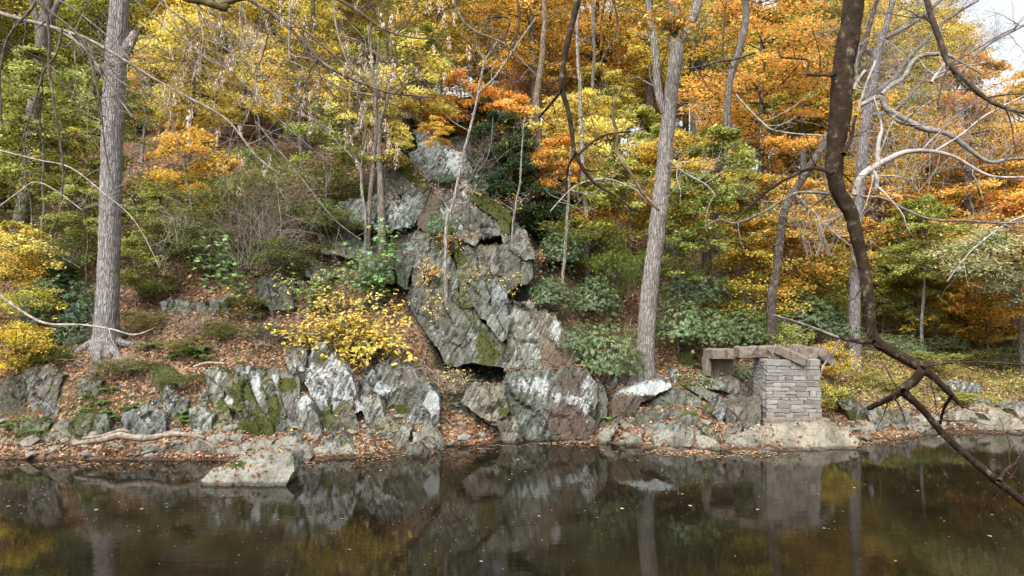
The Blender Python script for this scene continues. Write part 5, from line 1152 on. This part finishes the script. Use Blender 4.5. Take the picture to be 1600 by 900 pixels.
for (px, py, nm) in [(140, 622, "beside the brown stone"), (158, 634, "above the mossy block"), (172, 646, "at the mossy block's right shoulder"), (130, 645, "on top of the mossy block"), (145, 660, "on the face of the mossy block"), (120, 655, "on the left of the mossy block"), (188, 655, "left of the round boulder"), (40, 660, "on the mossy stone near the left edge"), (60, 676, "under the mossy stone near the left edge"), (12, 668, "at the left edge"), (290, 662, "right of the round boulder"), (283, 648, "under the stacked grey rock"), (300, 655, "beside the driftwood end"), (310, 552, "big one on the slope left of the yellow shrub"), (318, 562, "just below the big one on the slope"), (268, 560, "small one on the slope"), (230, 545, "right of the big left trunk's foot"), (200, 640, "above the round boulder"), (170, 612, "high on the left bank"), (1076, 605, "on the rubble left of the smooth boulder"), (1082, 560, "on the leafy slope above the rubble"), (1030, 648, "on the long flat slab"), (985, 648, "under the tilted white slab"), (1075, 650, "right end of the long flat slab"), (948, 658, "in the dark gap right of the big block"), (748, 652, "beside the low brown ledge"), (1095, 575, "by the concrete abutment"), (470, 538, "in the shade left of the white boulder")]:
    Y = yg(px, py)-.1; X = (px-CX)*Y/F; k += 1
    o = empty("fern", (X, Y, max(H-(py-HY)*Y/F, tz1(X, Y))-.03), "green fern " + nm, 'fern', 'ferns on the banks')
    sc = 1.15 if 'big' not in nm else 1.6; put_crown(o, FERN[k % 3], (0, 0, 0.02), (sc, sc, sc), (.24, .36, .12), -1, k*1.1, ("fronds", "stems"), DARK)
# herbs on the right flat and ground vines: nobody could count them
def ground_cover():
    N = 60000; px = RNG.uniform(1230, 1680, N); Y = 24.5+RNG.random(N)**1.2*20; X = (px-CX)*Y/F; z = tz(X, Y); p = np.stack([X, Y, z], 1)
    k = (RNG.random(N) < .12+1.5*fbm(p*.6, 3, 400)+np.clip((px-1330)/200, -.3, .3)) & (z > .25); p = p[k]; M = len(p)
    hgt = (.10+.38*np.clip(fbm(p*1.1, 3, 410)+.3, 0, 1))*RNG.random(M); p[:, 2] += hgt
    d = RNG.normal(0, 1, (M, 3)); n = RNG.normal(0, .5, (M, 3))+np.array([0, 0, 1])
    pal = np.array([(.24, .27, .07), (.38, .34, .09), (.52, .42, .12), (.17, .22, .06), (.58, .46, .16), (.48, .28, .08)])
    q = np.clip((fbm(p*.5, 3, 420)+.5)*6+RNG.normal(0, 1.2, M), 0, 5).astype(int)
    c = pal[q]*RNG.uniform(.7, 1.2, (M, 1)); ln = RNG.uniform(.06, .13, M)
    tag(link("herb_cover", leaf_mesh("herb_cover", p, d, n, ln, ln*.6, np.concatenate([c, np.ones((M, 1))], 1)), M_LITLEAF), kind='stuff')
    N = 42000; px = RNG.uniform(-80, 1250, N); Y = 22.5+RNG.random(N)*16; X = (px-CX)*Y/F; z = tz(X, Y); p = np.stack([X, Y, z], 1)
    k = (fbm(p*.8, 3, 430) > np.where(px < 560, -.04, .1)) & (z > .8); p = p[k]; M = len(p); p[:, 2] += RNG.random(M)**2*.35
    d = RNG.normal(0, 1, (M, 3)); n = RNG.normal(0, .5, (M, 3))+np.array([0, 0, 1])
    pal = np.array([(.08, .14, .04), (.14, .20, .05), (.24, .26, .06), (.45, .36, .07)])
    c = pal[RNG.choice(4, M, p=[.35, .35, .2, .1])]*RNG.uniform(.7, 1.2, (M, 1)); ln = RNG.uniform(.06, .12, M)
    tag(link("undergrowth", leaf_mesh("undergrowth", p, d, n, ln, ln*.6, np.concatenate([c, np.ones((M, 1))], 1)), M_LITLEAF), kind='stuff')
ground_cover()

# ------------------------------------------------------------------ bare twiggy brush, driftwood
def brush(label, px, py, Y, w, h, n, seed, color, up=.5, L=(1., 2.4), base=None, droop=0, depth=3):
    rs = random.Random(seed); b0 = np.array(P(px, py, Y)); tb = Tubes()
    for i in range(n):
        o = b0+np.array([rs.uniform(-w, w)*.25, rs.uniform(-.4, .4), 0]); a = rs.uniform(-1, 1)
        e = o+np.array([a*w, rs.uniform(-.6, .6), h*rs.uniform(.5, 1)*(1-abs(a)*.35)])
        p, r = smooth_path([o, (o+e)/2+np.array([rs.uniform(-.3, .3), 0, .25*abs(h)]), e], [.013, .009, .003], .15, .06, seed+i); tb.add(p, r, 4, False)
        twigs(tb, p, r, rs, 4, L, depth, droop, up, 3, 1.1, .0025)
    o = link("bare_brush", tb.mesh("bare_brush", b0), M_BRANCH, None, b0, color); return tag(o, label, 'brush', 'bare twiggy shrubs')
brush("tangle of bare grey-tan twigs above the small outcrop", 400, 420, 25.0, 2.6, 2.9, 34, 1, (.33, .27, .22, 1))
brush("bare brown twigs drooping left of the mossy outcrop", 440, 350, 25.6, 1.9, 1.9, 26, 2, (.30, .22, .17, 1), L=(.6, 1.6))
brush("low bare twigs on the leafy slope below the twiggy tangle", 300, 520, 23.2, 1.5, .9, 12, 21, (.30, .24, .19, 1), .2, (.3, .9), depth=2)
brush("bare twigs over the dark scrub above the tilted slabs", 410, 540, 22.9, 1.2, .9, 10, 22, (.33, .27, .22, 1), .2, (.3, .9), depth=2)
brush("spray of thin pale twigs left of the small outcrop", 275, 380, 24.5, 1.2, 1.6, 7, 3, (.42, .36, .28, 1), L=(.5, 1.4))
brush("dead twigs hanging over the speckled boulder", 640, 575, 21.9, 1.2, -1.1, 10, 4, (.36, .30, .23, 1), -.3, (.3, .8), droop=.6, depth=2)
brush("dead fan of twigs in front of the cave", 700, 612, 22.6, 1.3, .75, 14, 5, (.38, .31, .25, 1), .2, (.2, .5), depth=2)
brush("fallen bare twigs at the foot of the big left trunk", 165, 585, 21.7, 1.7, .9, 10, 6, (.38, .30, .24, 1), -.1, (.4, 1.0), droop=.3, depth=2)
brush("bare twigs under the orange-gold spray on the crag", 760, 260, 28, 2.0, 1.4, 9, 7, (.22, .18, .16, 1), .3, (.6, 1.5))
brush("grey tangle of twigs right of the dark crooked trunk", 1285, 400, 26, 1.8, 3.6, 14, 8, (.36, .31, .27, 1), .3, (.8, 2.2))
brush("bare pale twigs over the herb flat", 1420, 300, 24, 3.2, 3.5, 16, 9, (.36, .31, .28, 1), .3, (.8, 2.2))
brush("fine bare twigs over the right-hand orange trees", 1530, 260, 26, 3.2, 4.4, 18, 10, (.30, .25, .25, 1), .4, (.8, 2.4))
def pole(name, label, s, Y, color, cat='branch', tw=0, dy=0., seed=0, L=(.3, .9), rel=None, extra=(), depth=2, droop=0., flat=.6, k=8, clusters=0, sub=None, wob=.008, up=.1, group=None):
    rs = random.Random(seed+len(s)); rk = .92 if 'thick' in label else (.95 if 'hanging dark' in label or 'slender dark' in label or 'crooked dark' in label else .75); P_, R_ = tpath(s, Y, dy, rk); loc = P_[0].copy(); tb = Tubes(); ends = []
    for (a, b, main) in [(P_, R_, True)]+[(*tpath(e, Y, dy, rk), False) for e in extra]:
        p, r = smooth_path(a, b, max(.02, .05*Y/10), wob, seed); r = r*(1+.22*fbm(p*5, 3, 77)+.10*fbm(p*19, 2, 78)); tb.add(p, r, k if main else max(5, k-2), True)
        if tw: twigs(tb, p, r, rs, tw if main else max(2, tw//2), L, depth, droop, up, 4, 1., .0012*Y/6, ends, flat)
    if clusters:
        root = empty(name, loc, label, cat, group); link("stem", tb.mesh("stem", loc), M_BRANCH, root, (0, 0, 0), color)
        for q in range(min(clusters, len(ends))):
            e, _ = ends[(q*7) % len(ends)]
            o = bpy.data.objects.new("seed_cluster", SEEDS[q % 3]); COL.objects.link(o); o.parent = root; o.location = Vector(e)-loc; o.rotation_euler = (rs.uniform(-.2, .2), rs.uniform(-.2, .2), rs.uniform(0, 6)); s_ = rs.uniform(.7, 1.25)*Y/9; o.scale = (s_, s_, s_); o.color = (1, 1, 1, 1)
        return root
    return tag(link(name, tb.mesh(name, loc), M_BRANCH, None, loc, color), label, cat, group)
def seed_proto(seed):
    g = np.random.default_rng(seed); n = 26; z = -g.random(n)*.17; a = g.uniform(0, 6.28, n); r = .035*(1-np.abs(z+.08)/.14)
    c = np.stack([np.cos(a)*r, np.sin(a)*r, z], 1); d = np.stack([np.cos(a)*.3, np.sin(a)*.3, a*0-1], 1); nn = np.stack([np.cos(a), np.sin(a), a*0+.2], 1)+g.normal(0, .3, (n, 3))
    col = np.array([.66, .52, .40])*g.uniform(.75, 1.15, (n, 1)); me = leaf_mesh("seed_cluster", c, d, nn, .045, .014, np.concatenate([col, np.ones((n, 1))], 1), .1); me.materials.append(M_LITLEAF); return me
SEEDS = [seed_proto(k) for k in range(3)]
def sticks():
    tb = Tubes(); rs = random.Random(77)
    for i in range(420):
        px = rs.uniform(-60, 1300); Y = 20.3+rs.random()**1.3*9; x = (px-CX)*Y/F; a = rs.uniform(0, 6.28); l = rs.uniform(.15, .7); q = []
        for t in (0, .35, .7, 1): xx, yy = x+math.cos(a+t*.5)*l*t, Y+math.sin(a+t*.5)*l*t; q.append((xx, yy, max(tz1(xx, yy), .02)+.07+rs.uniform(0, .04)))
        tb.add(q, [rs.uniform(.006, .013), .007, .005, .003], 4, False)
    o = link("fallen_twigs", tb.mesh("fallen_twigs"), M_BRANCH, None, (0, 0, 0), (.26, .21, .17, 1)); tag(o, kind='stuff')
sticks()
pole("driftwood_log", "weathered driftwood log split at its left end on the left shore", "118,694,4.5 150,688,6 185,680,8 205,683,7.5 235,684,6.5 262,679,6 290,679,5 320,686,3.5", 19.6, (.30, .25, .2, 1), 'log', extra=["130,686,3 160,680,3.5 190,672,3 205,676,2", "290,679,3.5 312,688,3.5 330,698,3 338,706,2"], wob=.03, k=12)
pole("rusty_wire", "rusty wires drooping from the broken beam beside the pier", "1183,541,.8 1178,550,.8 1174,562,.8 1178,572,.8 1184,580,.7", 22.9, (.07, .04, .03, 1), 'wire', extra=["1186,540,.7 1180,552,.7 1181,566,.7 1188,578,.6"])
pole("fallen_stick", "pale stick lying on the leaves left of the tilted slabs", "303,573,2.5 322,567,2.8 352,568,2.4", 21.6, (.38, .3, .22, 1), 'stick')
pole("fallen_branch", "curved dark branch lying between the rubble and the pier slab", "1140,640,2.6 1152,650,2.8 1160,662,2.8 1161,674,2.4", 21.0, (.12, .09, .07, 1), 'branch')
pole("fallen_branch", "long bare shoot arching low past the big left trunk", "-10,455,3 40,490,2.8 75,506,2.6 130,508,2.4 175,515,2 210,523,1.6 240,513,1", 15, (.42, .36, .3, 1), 'branch', tw=3)
# ------------------------------------------------------------------ boughs hanging in from trees beside and above the viewer
pole("overhanging_limb", "thick dark limb hanging down on the right, ending in forked branches over the water", "1338,-60,18 1335,0,17 1328,50,17.5 1319,95,17 1313,150,17 1311,185,16.5 1305,225,15 1303,268,14 1310,300,13 1328,330,12 1339,370,11 1350,420,9.5 1358,480,9 1364,528,9.5 1400,553,9 1443,577,7.5 1470,602,5 1490,622,4.2 1505,637,2.5", 7.0, (.05, .033, .02, 1), 'branch', tw=10, dy=.6, seed=3, k=16, wob=.012, L=(.2, .7),
 extra=["1443,577,8 1428,596,7.5 1412,612,7 1440,640,6 1480,685,5.8 1530,728,6 1565,758,6.5 1600,785,6.5 1660,830,6", "1412,612,6 1388,624,5 1356,638,4.5", "1487,620,2.8 1474,640,2.6 1469,662,2.2", "1560,752,4 1572,735,3 1592,722,2.5", "1366,536,4.5 1345,534,4 1325,530,3.5 1312,526,2.8", "1440,575,2 1480,568,1.8 1540,566,1.6 1620,572,1.4", "1302,270,4 1270,262,3 1225,280,2.6 1190,305,2.2 1150,345,1.4", "1303,118,3 1288,117,2.8 1262,115,2.6 1263,95,2 1247,92,1.8 1220,90,1.5 1215,78,1", "1318,240,4 1330,215,3 1335,190,2.4 1338,180,1.5"])
pole("overhanging_branch", "thin grey branch crossing behind the elbow of the dark limb", "1445,582,2.6 1400,560,3 1362,541,3.4 1310,527,3 1262,508,2 1210,492,1.4", 7.6, (.28, .23, .2, 1), tw=3, seed=4, L=(.15, .5), extra=["1315,528,2.6 1300,552,2.4 1285,575,2 1280,600,1.2"])
pole("overhanging_branch", "pale smooth curved branch right of the dark limb", "1335,305,7 1343,280,7 1362,263,6.5 1400,243,5.5 1430,236,5 1465,238,4.2 1495,247,3.6 1530,268,3 1560,277,2.6 1620,277,2", 8.2, (.50, .45, .42, 1), tw=6, seed=5, extra=["1372,262,5 1371,240,5 1374,215,4.5 1378,203,3.5 1374,180,2 1365,150,1.5", "1362,266,5 1370,280,5 1368,300,3.5", "1460,237,2.6 1500,212,2.2 1540,180,1.6 1600,150,1.2"], L=(.3, 1.0))
pole("overhanging_branch", "gnarled lichen-covered grey branch in front of the sky side trees", "1340,165,3 1372,152,6 1384,170,6.5 1412,187,7 1440,200,6.5 1480,207,5.5 1510,232,4.5 1545,252,4 1580,248,3.5 1630,250,3", 12.5, (.30, .28, .25, 1), tw=8, seed=6, wob=.04, extra=["1376,148,5 1398,130,5.5 1415,118,5 1424,100,5 1440,88,4.5 1475,86,4 1500,98,2.5 1530,118,1.6", "1384,172,4 1402,190,4 1425,197,3"], L=(.4, 1.6), depth=3)
pole("overhanging_branch", "slender dark branch sweeping down to the right at the top right corner", "1443,-20,4.5 1455,25,4.6 1468,60,4.6 1482,98,4.5 1505,122,4 1535,150,3.5 1565,167,3 1620,182,2.6", 7.5, (.10, .075, .06, 1), tw=5, seed=7, extra=["1460,40,2.2 1446,26,2 1443,22,1.5", "1484,100,2 1472,130,1.8 1466,165,1.2", "1535,150,2 1570,168,1.6 1610,190,1.2"], L=(.2, .9))
pole("overhanging_branch", "hanging dark wavy branch in the middle of the view", "908,-30,6 903,0,5.5 893,40,5 883,80,4.8 877,125,4.6 878,142,4.2 886,168,4 892,198,3.8 898,238,3.6 914,268,3.4 932,288,3 960,305,2 990,330,1.2", 8.0, (.06, .042, .028, 1), tw=8, seed=8, dy=.5, extra=["877,141,2.6 862,160,2.2 842,183,2", "904,242,2 930,218,2 955,208,1.8 985,205,1.6", "900,240,2 888,262,1.6 884,300,1"], L=(.2, .9))
pole("overhanging_branch", "shorter crooked dark branch right of the wavy one", "972,135,1.2 960,160,1.8 957,185,2.2 965,210,2.8 963,232,3 972,255,3.2 985,270,3.2 1004,300,3 1030,330,1.8", 9, (.2, .14, .09, 1), tw=3, seed=9, L=(.2, .7))
pole("overhanging_branch", "smooth grey branch crossing diagonally in front of the big left trunk", "-20,15,4.4 20,26,4.2 60,36,4 90,45,3.8 130,58,3.4 165,76,3 200,97,2.7 240,122,2.5 290,150,2.4 325,168,2.6 360,192,2 400,243,1.6 440,275,1", 7.5, (.33, .28, .24, 1), tw=14, seed=10, extra=["88,45,3.4 115,62,3 138,82,2.8 153,102,2.4 175,118,2 201,136,1.6", "148,98,2 175,140,1.6 207,184,1.2", "150,100,1.6 165,135,1.2 180,168,.9"], L=(.3, 1.0))
pole("overhanging_branch", "dark drooping branch at the upper left corner", "62,-20,3 52,10,3 30,35,2.6 12,60,2.4 3,90,2 0,130,2 4,210,1.6", 7, (.14, .11, .09, 1), tw=9, seed=11, extra=["60,-10,3 72,20,3 78,60,3.2 77,100,3 84,150,2.6 92,210,2.2 98,260,2 97,310,1.4", "98,45,2.8 88,85,2.6 70,110,2.4 58,150,2 45,190,1.6 30,235,1.2", "45,-10,3 75,15,3 110,42,2.6 135,72,2.4 150,130,2.4 158,180,2.4 165,240,2 178,295,1.4", "78,100,2 100,135,1.8 130,155,1.6 165,185,1.2"], L=(.3, 1.1))
pole("overhanging_branch", "thick mossy branch end poking in at the top edge, left of centre", "265,-25,9 290,-4,8 318,2,7.5 340,8,7.5 352,13,6.5 356,6,4", 7, (.16, .14, .06, 1), seed=12, k=14, extra=["345,8,6 365,0,6 400,-8,5 440,-20,5"], tw=3, L=(.2, .5), wob=.015)
SEED = "branch with pale seed clusters"
for (lb, s_, Y, ex, cl, tw) in [
 ("long dark " + SEED + ", running from the top left to the crag", "330,-30,4 380,-6,4 430,25,3.8 470,62,3.6 505,98,3.2 540,118,3 575,133,2.6 615,146,2.2 680,153,1.6", 8.5, ["470,60,2.2 490,100,2 515,140,1.6 545,180,1.2", "425,20,2.4 470,45,2.2 520,85,1.8 575,130,1.4"], 26, 16),
 ("second dark " + SEED + " starting at the top edge left of centre", "480,-20,3.4 530,0,3 565,20,2.8 600,45,2.6 640,58,2 700,62,1.4", 9, ["600,45,2 615,75,1.8 622,105,1.2", "620,52,2 640,30,1.8 655,-5,1.6"], 22, 14),
 ("curved pale-tan " + SEED + " above the twin slim trunks", "400,155,1.4 440,100,1.4 452,95,2 500,118,2 540,140,1.8 600,152,1.4", 10, ["453,-20,2.6 453,20,2.6 452,60,2.8 454,95,3"], 16, 12),
 ("thin upright " + SEED + " beside the big left trunk", "305,-20,2.4 310,20,2.2 318,60,2 312,90,1.5 300,130,1.2", 7.5, ["318,62,1.4 350,70,1.2 400,68,1"], 14, 12),
 ("high " + SEED + " at the top left", "240,-25,2.5 258,5,2.2 275,40,2 300,70,1.6 330,95,1.2 370,110,1", 8, [], 14, 12),
 ("drooping " + SEED + " between the left trunk and the twiggy bush", "380,-20,2.4 375,30,2.2 385,80,2 400,120,1.8 392,170,1.4 370,215,1", 9, [], 16, 12),
 ("slight " + SEED + " in front of the twin slim trunks", "520,-20,2 525,40,1.8 540,90,1.6 560,150,1.4 572,210,1", 11, [], 14, 10)]:
    pole("seed_branch", lb, s_, Y, (.15, .12, .09, 1) if 'dark' in lb else (.36, .29, .22, 1), tw=tw, seed=len(lb), extra=ex, clusters=cl, L=(.3, 1.2), depth=2, droop=.25, group='branches hung with seed clusters')
for (lb, s_, Y, col) in [
 ("pale dead stick slanting by the right side of the dark limb", "1334,140,4 1342,124,3.6 1352,110,3", 11, PALE), ("long pale dead stick right of the dark limb", "1341,175,2.6 1348,150,2.6 1356,125,2.4 1368,95,2", 11, PALE), ("pale hooked stick high on the right", "1454,129,4 1462,118,3.2 1478,97,2.4", 11, PALE),
 ("bare pale twig reaching left from the dark limb", "1150,148,2 1165,165,2 1190,190,2 1215,205,1.8 1292,212,1.4", 11, PALE), ("grey branch curving low left of the dark limb", "1296,303,3 1250,301,3 1225,312,2.6 1195,330,2.4 1150,348,2 1125,342,1.6 1100,355,1.2", 10, MID), ("grey branch arching right of the dark limb", "1345,307,2.6 1380,310,2.6 1420,330,2.6 1455,343,2.4 1500,345,2.4 1560,348,2.2 1620,346,2", 10, MID),
 ("dark branch ends among golden leaves right of the forked trunk", "1062,108,1.6 1090,105,2 1120,97,2.2 1150,92,2.2 1180,82,2", 20, DARK), ("dark twig standing among golden leaves right of the forked trunk", "1135,110,1 1130,80,1.6 1131,50,1.8 1135,0,1.6", 20, DARK), ("bare shoots arching over the bushes at the centre left", "250,5,1.4 330,60,1.6 400,110,1.6 470,165,1.6 560,255,1.2", 16, MID),
 ("pale crooked shoot right of the forked trunk", "1046,250,1.4 1070,270,1.8 1105,290,2 1120,310,1.2", 22, PALE), ("bare twigs hanging over the left bank", "93,0,1.6 130,25,1.6 200,90,1.4 270,200,1.2 300,330,1", 9, MID), ("fine pale twigs crossing the left trunk's middle", "0,235,1.8 60,250,1.6 110,262,1.6 160,300,1.4 210,345,1.2 250,420,1", 10, PALE), ("bare pale shoots left of the left trunk", "-10,330,1.8 30,300,1.6 55,285,1.4 90,300,1.2 130,330,1", 9, PALE),
 ("long thin grey shoot across the upper left trees", "200,-10,1.6 280,60,1.6 370,120,1.6 450,200,1.4 520,260,1", 11, MID), ("tangled fine twigs over the yellow trees, top centre left", "560,-20,2 600,40,1.8 610,100,1.5 650,160,1.2", 12, DARK),
 ("tangled fine twigs over the orange trees, top centre", "700,-20,2 730,40,2 790,70,1.6 840,120,1.2", 12, MID), ("dark bare twigs dropping from the top between the crag and the forked trunk", "950,-20,2 965,40,1.8 940,100,1.6 955,150,1.2", 11, DARK),
 ("arching grey shoots left of the forked trunk", "860,330,1.2 900,290,1.5 950,280,1.5 1000,300,1.2", 18, PALE), ("pale crooked shoots in the right-hand gold trees", "1240,300,1.2 1270,330,1.6 1310,370,1.6 1345,395,1.2", 14, PALE),
 ("bare vine-like shoot hanging left of the crag", "400,190,1.2 440,240,1.5 480,290,1.5 520,340,1.2 560,372,1", 18, MID), ("fine twigs in front of the sky at the right", "1640,20,2.4 1580,50,2 1530,80,1.6 1480,140,1.2", 13, MID), ("fine grey twigs over the herb flat at the far right", "1640,330,2.2 1580,345,1.8 1520,390,1.5 1480,440,1.1", 12, PALE),
 ("thin dark shoot in front of the orange trees", "800,-20,1.6 812,20,2.2 800,75,2.4 788,62,2 795,30,2 760,28,1.4", 12, DARK)]:
    pole("bare_branch", lb, s_, Y, col, tw=7, seed=len(lb)*3, L=(.2*Y/8, .8*Y/8), group='bare branches hanging over the river')
